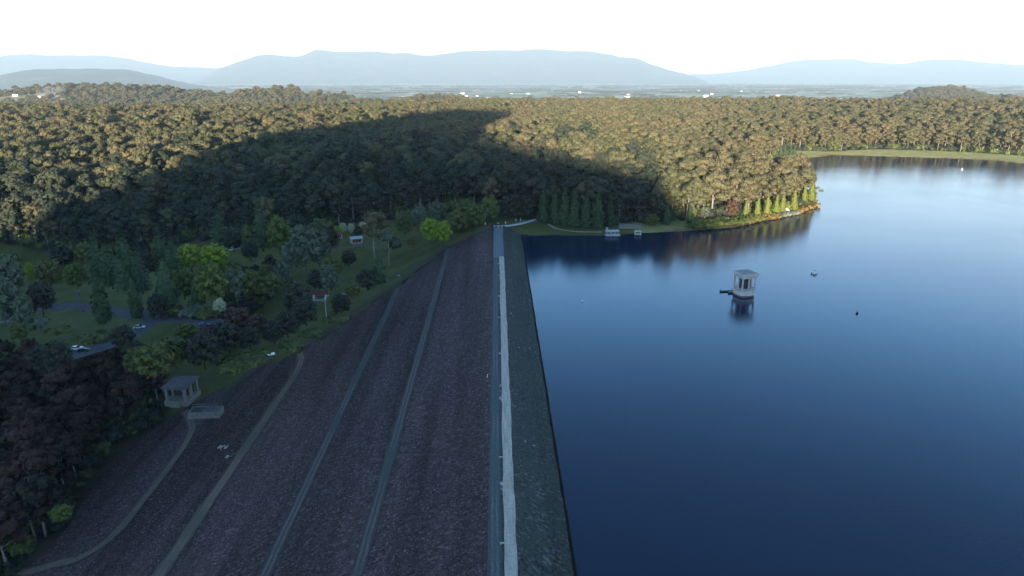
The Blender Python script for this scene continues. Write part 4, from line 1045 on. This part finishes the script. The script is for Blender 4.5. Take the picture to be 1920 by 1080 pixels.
o = empty('marker_post', 'single white marker post on the rockfill left of the crest road', 'post', (x, y, z)); MB().lathe([(.13, -.3), (.13, 1.25), (.05, 1.35)], 8).build('post', M['white'], o); MB().box(-.16, .16, -.16, .16, .95, 1.1).build('band', M['concrete'], o)
for (px, py, n, w), lb in zip(((420, 840, 22, 2.2), (428, 858, 7, 1.1)), ('larger heap of pale rubble on the rockfill beside the berm track', 'smaller heap of pale rubble on the berm track')):
    x, y, z = onface(px, py); o = empty('rubble_heap', lb, 'rubble', (x, y, z))
    for q in range(n):
        a = rs.uniform(0, 6.28); r = w * rs.random() ** .6; c = link('rock', STONES[q % 4], o, (r * math.cos(a) * 1.3, r * math.sin(a) * .7, .15 + .55 * (1 - r / w)), rs.uniform(0, 6)); k_ = rs.uniform(.25, .6); c.scale = (k_, k_, k_)
# far end of the dam: rail fence, gate, posts
fp = [ground(*p) for p in ((944, 425.5), (956, 422.5), (969, 420), (983, 417), (996, 414.5), (1007, 412.5))]
o = empty('guard_rail', 'white guard rail along the road at the far end of the dam', 'rail', (0, 0, 0))
fence = [Vector(fp[0]).lerp(Vector(fp[-1]), k / 12) for k in range(13)]
for p in fence: p.z = tz(p.x, p.y)
for p in fence: MB().box(-.12, .12, -.12, .12, -.2, 1.25).build('post', M['white'], o, tuple(p))
for zz in (.55, 1.1): MB().tube([(p.x, p.y - .16, p.z + zz) for p in fence], [.13] * 13, 6).build('rail', M['white'], o)
for px, py, lb in ((910, 421, 'white bollard at the left corner of the dam end'), (934, 421, 'white bollard beside the gate at the dam end'), (948, 419, 'white bollard where the guard rail begins'), (967, 414, 'white bollard on the verge behind the guard rail'), (976, 413.5, 'second white bollard on the verge behind the guard rail')):
    x, y, z = ground(px, py); b = empty('bollard', lb, 'bollard', (x, y, z)); MB().lathe([(.32, -.2), (.32, 1.25), (.2, 1.45)], 10).build('post', M['white'], b); MB().lathe([(.34, .8), (.34, .95)], 10).build('band', M['concrete_grey'], b)
x, y, z = .6, 466.5, 6.3
o = empty('gate', 'pale metal gate closing the road at the dam end', 'gate', (x, y, z))
for q in (-2.9, 0, 2.9): MB().box(q - .1, q + .1, -.1, .1, -.3, 1.4).build('post', M['white'], o)
for zz in (.35, .75, 1.15): MB().box(-2.78, 2.78, -.05, .05, zz, zz + .1).build('bar', M['concrete'], o)

# ------------------------------------------------------------------ pavilion and works at the dam's foot
pvx, pvy, pvz = ground(331, 752)
Pv = empty('pavilion', 'open stone pavilion with square pillars and flat slab roof at the dam foot', 'pavilion', (pvx, pvy, pvz + .25), R(-4))
Pv.scale = (.8, .8, .8)
MB().box(-4.9, 4.9, -.9, 11.4, -2.5, .0).build('plinth', M['oldstone'], Pv); MB().box(-2.2, 2.2, -1.9, -.92, -2.5, -.35).build('step', M['oldstone'], Pv)
for q in (-3.9, 3.9):
    for w in (.1, 5.1, 10.2): 
        c = MB().box(-.55, .55, -.55, .55, .0, 5.2).build('pillar', M['oldstone'], Pv, (q, w, 0)); MB().box(-.75, .75, -.75, .75, 4.9, 5.3).build('capital', M['oldstone'], c)
MB().box(-4.8, 4.8, -.8, 11.2, 5.32, 5.95).build('beam', M['oldstone'], Pv)
MB().box(-5.4, 5.4, -1.4, 11.8, 5.96, 6.2).build('roof', M['slate'], Pv)
for q in range(6): MB().box(-5.2, 5.2, -1.2 + q * 2.0, .4 + q * 2.0, 6.22, 6.5).build('roof_slab', M['slate'], Pv)
MB().box(-2.8, 2.8, 4.5, 9.5, .02, 4.6).build('inner_wall', M['darkwood'], Pv)
ex, ey, ez = ground(386, 770)
Ez = empty('pit_enclosure', 'low concrete walled pit beside the pavilion at the dam foot', 'enclosure', (ex, ey, ez + .3), R(3))
W_, D_ = 6.4, 3.1; Ez.scale = (.78, .78, .78)
for nm, b in (('front_wall', (-W_, W_, -D_, -D_ + .45)), ('back_wall', (-W_, W_, D_ - .45, D_)), ('end_wall', (-W_, -W_ + .45, -D_ + .46, D_ - .46)), ('end_wall', (W_ - .45, W_, -D_ + .46, D_ - .46))): MB().box(*b, -2.5, .3).build(nm, M['oldstone'], Ez)
MB().box(-W_ + .46, W_ - .46, -D_ + .46, D_ - .46, -2.5, .12).build('floor', M['asphalt'], Ez)
MB().box(-W_ + .6, -1.2, -D_ + .6, D_ - .7, .13, .3).build('pit_cover', M['darkwood'], Ez)
for q in range(7): MB().box(-.9 + q * .95, -.78 + q * .95, -D_ + .5, D_ - .5, .14, .4).build('grate_bar', M['oldstone'], Ez)
for q in (-W_ + .2, -2, 2, W_ - .2): MB().box(q - .08, q + .08, D_ - .3, D_ - .14, .3, 1.25).build('rail_post', M['oldstone'], Ez)
MB().box(-W_, W_, D_ - .28, D_ - .16, 1.2, 1.33).build('rail', M['oldstone'], Ez)
x, y, z = ground(505, 671)
o = empty('notice_board', 'white tilted board on posts at the edge of the dam face', 'board', (x, y, z), R(28))
bd = MB().box(-2.2, 2.2, -.06, .06, -.55, .55).build('panel', M['white'], o, (0, 0, 1.5)); bd.rotation_euler = (R(-50), 0, 0)
for q in (-1.7, 1.7): MB().box(q - .07, q + .07, .12, .26, -.3, 1.3).build('post', M['darkwood'], o)
x, y, z = ground(153, 583)
o = empty('stone_column', 'tall pale stone column standing on the left lawn', 'column', (x, y, z))
MB().box(-.9, .9, -.9, .9, -.4, .6).build('plinth', M['oldstone'], o); MB().lathe([(.75, .61), (.58, 1.0), (.48, 8.6), (.7, 9.0)], 12).build('shaft', M['oldstone'], o); MB().box(-.85, .85, -.85, .85, 9.02, 9.5).build('capital', M['oldstone'], o); MB().lathe([(.5, 9.52), (.6, 10.1), (.15, 10.7)], 10).build('finial', M['oldstone'], o)
x, y, z = ground(748, 518)
stone((x, y, z + .4), .9, 'dark round boulder on the grass by the dam edge', None, 'boulder')

# ------------------------------------------------------------------ cars
def car_parts(paint):
    b = MB(); L, W = 4.5, 1.8
    prof = [(-2.25, .35), (-2.25, .82), (-2.1, .95), (-1.2, 1.0), (1.0, .98), (2.0, .82), (2.25, .62), (2.25, .35)]
    n = len(prof); v = [(x, s * W / 2, z) for s in (-1, 1) for x, z in prof]
    b.add(v, [tuple(range(n)), tuple(range(2 * n - 1, n - 1, -1))] + [(i, n + i, n + (i + 1) % n, (i + 1) % n) for i in range(n)])
    c = MB(); pr = [(-1.9, .96), (-1.35, 1.45), (.2, 1.48), (1.05, .98)]; v = [(x, s * (W / 2 - .08 - (.14 if z > 1.2 else 0)), z) for s in (-1, 1) for x, z in pr]
    c.add(v, [(0, 1, 2, 3), (7, 6, 5, 4)] + [(i, 4 + i, 4 + (i + 1) % 4, (i + 1) % 4) for i in range(4)])
    r = MB().box(-1.3, .15, -.68, .68, 1.475, 1.52)
    w = MB(); w.tube([(0, -.1, 0), (0, .1, 0)], [.32, .32], 14)
    return b.mesh('car_body', paint), c.mesh('car_glass', M['glass']), r.mesh('car_roof', paint), w.mesh('car_wheel', M['rubber'])
CP = {k: car_parts(plain(k + '_car_paint', c, .3, .03, 1, .5)) for k, c in (('white', (.75, .76, .78)), ('silver', (.42, .44, .47)), ('dark', (.03, .035, .05)), ('blue', (.06, .09, .25)))}
LMP = plain('car_lamp', (.6, .58, .5), .2, .05, 1, .5); LM = MB().box(-.06, .06, -.22, .22, -.08, .08).mesh('lamp', LMP)
def car(px, py, col, rz, label):
    x, y, z = ground(px, py); o = empty('parked_car', label, 'car', (x, y, z + .4), R(rz), 'cars parked in the park'); b, g, r, w = CP[col]
    link('body', b, o); link('cabin_glass', g, o); link('roof', r, o)
    for q in (-1.4, 1.4):
        for s in (-.82, .82): link('wheel', w, o, (q, s, .32))
    for s in (-.62, .62): link('headlight', LM, o, (2.24, s, .68))
car(145, 657, 'white', 20, 'white car at the end of the branch road, left of a dark car')
car(157, 660, 'dark', 24, 'dark car beside the white car on the branch road')
car(436, 470, 'white', 70, 'white car, left one parked under the tiered conifer')
car(445, 468.5, 'silver', 70, 'silver car, middle one parked under the tiered conifer')
car(453, 466.5, 'white', 70, 'white car, right one parked under the tiered conifer')
car(490, 459, 'silver', 60, 'silver car under the tallest tiered conifer')
car(383, 612, 'blue', 5, 'blue car on the park road beside the bronze tree')
car(262, 617, 'silver', 10, 'silver car at the junction of the park roads')

# ------------------------------------------------------------------ small park buildings
def shelter(px, py, rz, W, D, Ht, roofm, wallm, label, name='picnic_shelter', pitch=1.2, walls=False):
    x, y, z = ground(px, py); o = empty(name, label, 'shelter', (x, y, z), R(rz))
    MB().box(-W / 2, W / 2, -D / 2, D / 2, -.6, .15).build('floor', M['concrete_grey'], o)
    for q in (-W / 2 + .3, W / 2 - .3):
        for w in (-D / 2 + .3, D / 2 - .3): MB().box(q - .12, q + .12, w - .12, w + .12, .16, Ht).build('post', M['white'], o)
    r = MB(); a, b = W / 2 + .5, D / 2 + .5
    r.add([(-a, -b, Ht + .01), (a, -b, Ht + .01), (a, b, Ht + .01), (-a, b, Ht + .01), (-a, 0, Ht + pitch), (a, 0, Ht + pitch)], [(0, 1, 5, 4), (2, 3, 4, 5), (0, 4, 3), (1, 2, 5), (3, 2, 1, 0)]); r.build('roof', roofm, o)
    if walls:
        MB().box(-W / 2 + .5, W / 2 - .5, -D / 2 + .45, D / 2 - .45, .16, Ht - .02).build('wall', wallm, o)
        for q in (-W / 4, W / 4): MB().box(q - .5, q + .5, -D / 2 + .4, -D / 2 + .448, 1.0, 2.0).build('window', M['glass'], o)
        MB().box(-.45, .45, -D / 2 + .4, -D / 2 + .447, .16, 2.1).build('door', M['darkwood'], o)
    else:
        MB().box(-W / 4, W / 4, -.45, .45, .75, .85).build('table_top', M['darkwood'], o)
        for q in (-.95, .95): MB().box(-W / 4, W / 4, q - .18, q + .18, .42, .5).build('bench_seat', M['darkwood'], o)
    return o
shelter(668, 454, 25, 7.5, 5, 2.8, M['blueroof'], M['brick'], 'small brick kiosk with pale blue metal roof on the middle lawn', 'brick_kiosk', 1.3, True)
shelter(632, 446, 10, 7, 4.5, 2.6, M['brick'], M['brick'], 'small shelter with pinkish red roof beside the cream blossom trees')
shelter(600, 560, 6, 6.5, 4, 2.8, M['redroof'], M['white'], 'shelter with a red roof in the thicket near the dam edge')
shelter(12, 600, 30, 5.5, 4, 2.6, M['greyroof'], M['white'], 'small grey shelter cut by the left border')
shelter(760, 424, 20, 7, 5, 3, M['greyroof'], M['tan'], 'grey roofed shed at the forest edge above the green pair', 'shed', 1.2, True)
for i, (px, py) in enumerate(((645, 553), (655, 552), (664, 551))):
    x, y, z = ground(px, py); o = empty('picnic_table', 'white picnic table right of the red shelter, %s of three' % ('left', 'middle', 'right')[i], 'table', (x, y, z), R(10))
    MB().box(-1.2, 1.2, -.45, .45, .78, .88).build('table_top', M['white'], o)
    for q in (-.85, .85): MB().box(-1.2, 1.2, q - .17, q + .17, .42, .5).build('bench_seat', M['white'], o)
    for q in (-.8, .8): MB().box(q - .06, q + .06, -.9, .9, -.1, .41).build('leg', M['concrete_grey'], o)
x, y, z = ground(613, 606)
o = empty('lamp_post', 'thin pale lamp post in front of the red shelter', 'lamp post', (x, y, z)); MB().lathe([(.13, -.3), (.09, 12.5)], 8).build('pole', M['concrete'], o); MB().tube([(0, 0, 12.3), (.5, 0, 12.9), (1.3, 0, 13.0)], [.07, .07, .07], 6).build('arm', M['concrete'], o); MB().box(1.1, 1.8, -.14, .14, 12.9, 13.06).build('lamp_head', M['white'], o)

# ------------------------------------------------------------------ far houses
def house_mesh(w, d, h, r, wm, rm_):
    mb = MB().box(-w / 2, w / 2, -d / 2, d / 2, -2, h); a, b = w / 2 + .5, d / 2 + .5
    mb.add([(-a, -b, h), (a, -b, h), (a, b, h), (-a, b, h), (-a, 0, h + r), (a, 0, h + r)], [(0, 1, 5, 4), (2, 3, 4, 5), (0, 4, 3), (1, 2, 5)], 1); return mb.mesh('house', [wm, rm_])
M['cream_wall'] = plain('cream_wall', (.72, .68, .60), .8, .08, 1); M['redtile'] = plain('terracotta_tiles', (.28, .12, .08), .8, .15, 1)
HM = [house_mesh(18, 10, 5, 3, M['cream_wall'], M['redtile']), house_mesh(16, 11, 5, 3, M['white'], M['greyroof']), house_mesh(26, 13, 6, 3, M['white'], M['blueroof'])]
def houses(spots, label, group):
    for i, (px, py, k_) in enumerate(sorted(spots)):
        x, y, z = ground_far(px, py); o = link('house', HM[i % 3], None, (x, y, z), rs.uniform(-.6, .6)); o.scale = (k_, k_, k_); tag(o, label + ', %s from the left' % ORD[i], 'house', group)
def ground_far(px, py):
    d = np.array(ray(px, py)); t = np.geomspace(2300, 34000, 1800); h = CZ + d[2] * t - terrain(d[0] * t, d[1] * t)
    i = int(np.argmax(h < 0)); i = i if h[i] < 0 else 700
    return d[0] * t[i], d[1] * t[i], tz(d[0] * t[i], d[1] * t[i])
houses([(10, 173, 1.0), (18, 174, 1.0), (40, 173, 1.0), (55, 173, 1.0), (30, 180, 1)], 'pale house among fields on the far left slope', 'houses on the left slope')
houses([(200, 171, 1.1), (216, 172, 1.1), (244, 169, 1.1), (120, 182, 1), (72, 183, 1)], 'pale house between trees on the far wooded ridge', 'houses on the wooded ridge')
houses([(rs.uniform(820, 1010), rs.uniform(176, 186), rs.uniform(1.6, 2.4)) for _ in range(18)], 'white building of the far town seen above the forest', 'buildings of the far town')
houses([(rs.uniform(1060, 1460), rs.uniform(170, 184), rs.uniform(1.8, 2.6)) for _ in range(16)], 'white farm building on the far plain', 'farm buildings on the plain')
houses([(1690, 174, 1.3), (1812, 171, 1.3)], 'pale farm house on the low hill at the far right', 'farm houses on the right hill')

# ------------------------------------------------------------------ undergrowth, rock and smoke
su = [shrub(s) for s in (11, 12, 13)]
scol = bpy.data.collections.new('undergrowth')
for i, s_ in enumerate(su): scol.objects.link(bpy.data.objects.new('undergrowth_form_%02d' % i, s_.mesh('undergrowth', M['dark' if i < 2 else 'olive'])))
kk = (dist < 1250); ux = np.repeat(fx[kk], 3) + rng.normal(0, 4, 3 * kk.sum()); uy = np.repeat(fy[kk], 3) + rng.normal(0, 4, 3 * kk.sum())
ok = forest_ok(ux, uy); ux, uy = ux[ok], uy[ok]; edge_d = np.full(len(ux), 1e9)
for c_ in CLEAR: edge_d = np.minimum(edge_d, seg_dist(ux, uy, c_, True)[0])
us = rng.uniform(.7, 2.6, len(ux)) * np.where(edge_d < 28, 1.55, 1)
instancer('undergrowth', scol, np.stack([ux, uy, terrain(ux, uy) - .2], 1), us * 1.1, us, rng.uniform(0, 6.28, len(ux)), rng.integers(0, 3, len(ux)), 'dark scrub growing under the gum forest', 'undergrowth')
sx_, sy_, sz_ = ground_far(72, 190); sm = MB()
for dx_, dz_, r1, r2 in ((0, 18, 16, 18), (22, 34, 26, 20), (58, 46, 36, 20), (96, 52, 34, 15)): sm.add(ICO2[0] * np.array([r1, r1, r2]) + np.array([dx_, 0, dz_]), ICO2[1])
m_ = bpy.data.materials.new('smoke_air'); m_.use_nodes = True; t_ = m_.node_tree; t_.nodes.remove(t_.nodes['Principled BSDF'])
v_ = t_.nodes.new('ShaderNodeVolumePrincipled'); v_.inputs['Color'].default_value = (.86, .93, 1, 1); v_.inputs['Density'].default_value = .0028; t_.links.new(v_.outputs[0], t_.nodes['Material Output'].inputs['Volume'])
tag(sm.build('smoke', m_, None, (sx_, sy_, sz_)), 'bluish smoke drifting from a fire on the far left slope', 'smoke', kind='stuff')
rcol = bpy.data.collections.new('rockfill')
RM = [plain('rock_dark', (.052, .042, .042), .95, .35, 2), plain('rock_mid', (.095, .078, .078), .95, .3, 2), plain('rock_light', (.18, .155, .15), .95, .25, 2)]
for i in range(6): rcol.objects.link(bpy.data.objects.new('rockfill_form_%02d' % i, rockmesh(30 + i, RM[(0, 0, 1, 1, 1, 2)[i]])))
n = 46000; qx = -3.2 - 150 * rng.random(n); qy = 105 + 250 * rng.random(n) ** 1.4
kx = np.ones(n, bool)
for b in BERMS[:3]: kx &= np.abs(qx - b) > 2.4
kx &= (seg_dist(qx, qy, GROIN)[1] < 0) & (fbm(qx / 12, qy / 30, 51) > .36 + .12 * rng.random(n)); qx, qy = qx[kx], qy[kx]; s4 = seg_dist(qx, qy, np.array([p[:2] for p in t4], float))[0] > 2.8; qx, qy = qx[s4], qy[s4]
rsz = rng.uniform(.10, .25, len(qx)) * np.where(rng.random(len(qx)) < .04, 1.6, 1)
o = instancer('rockfill_stones', rcol, np.stack([qx, qy, dam_z(qx) + .05], 1), rsz, rsz, rng.uniform(0, 6.28, len(qx)), rng.integers(0, 6, len(qx)), None, None); o.parent = dam

# ------------------------------------------------------------------ haze
hz = MB().box(-64000, 64000, -7000, 63000, -300, 2900)
m = bpy.data.materials.new('haze_air'); m.use_nodes = True; t = m.node_tree
t.nodes.remove(t.nodes['Principled BSDF'])
pv = t.nodes.new('ShaderNodeVolumePrincipled'); pv.inputs['Color'].default_value = (.72, .88, 1.0, 1); pv.inputs['Density'].default_value = 2.7e-5
t.links.new(pv.outputs[0], t.nodes['Material Output'].inputs['Volume'])
o = hz.build('haze', m); tag(o, 'pale blue evening haze filling the valley air', 'haze', kind='stuff')
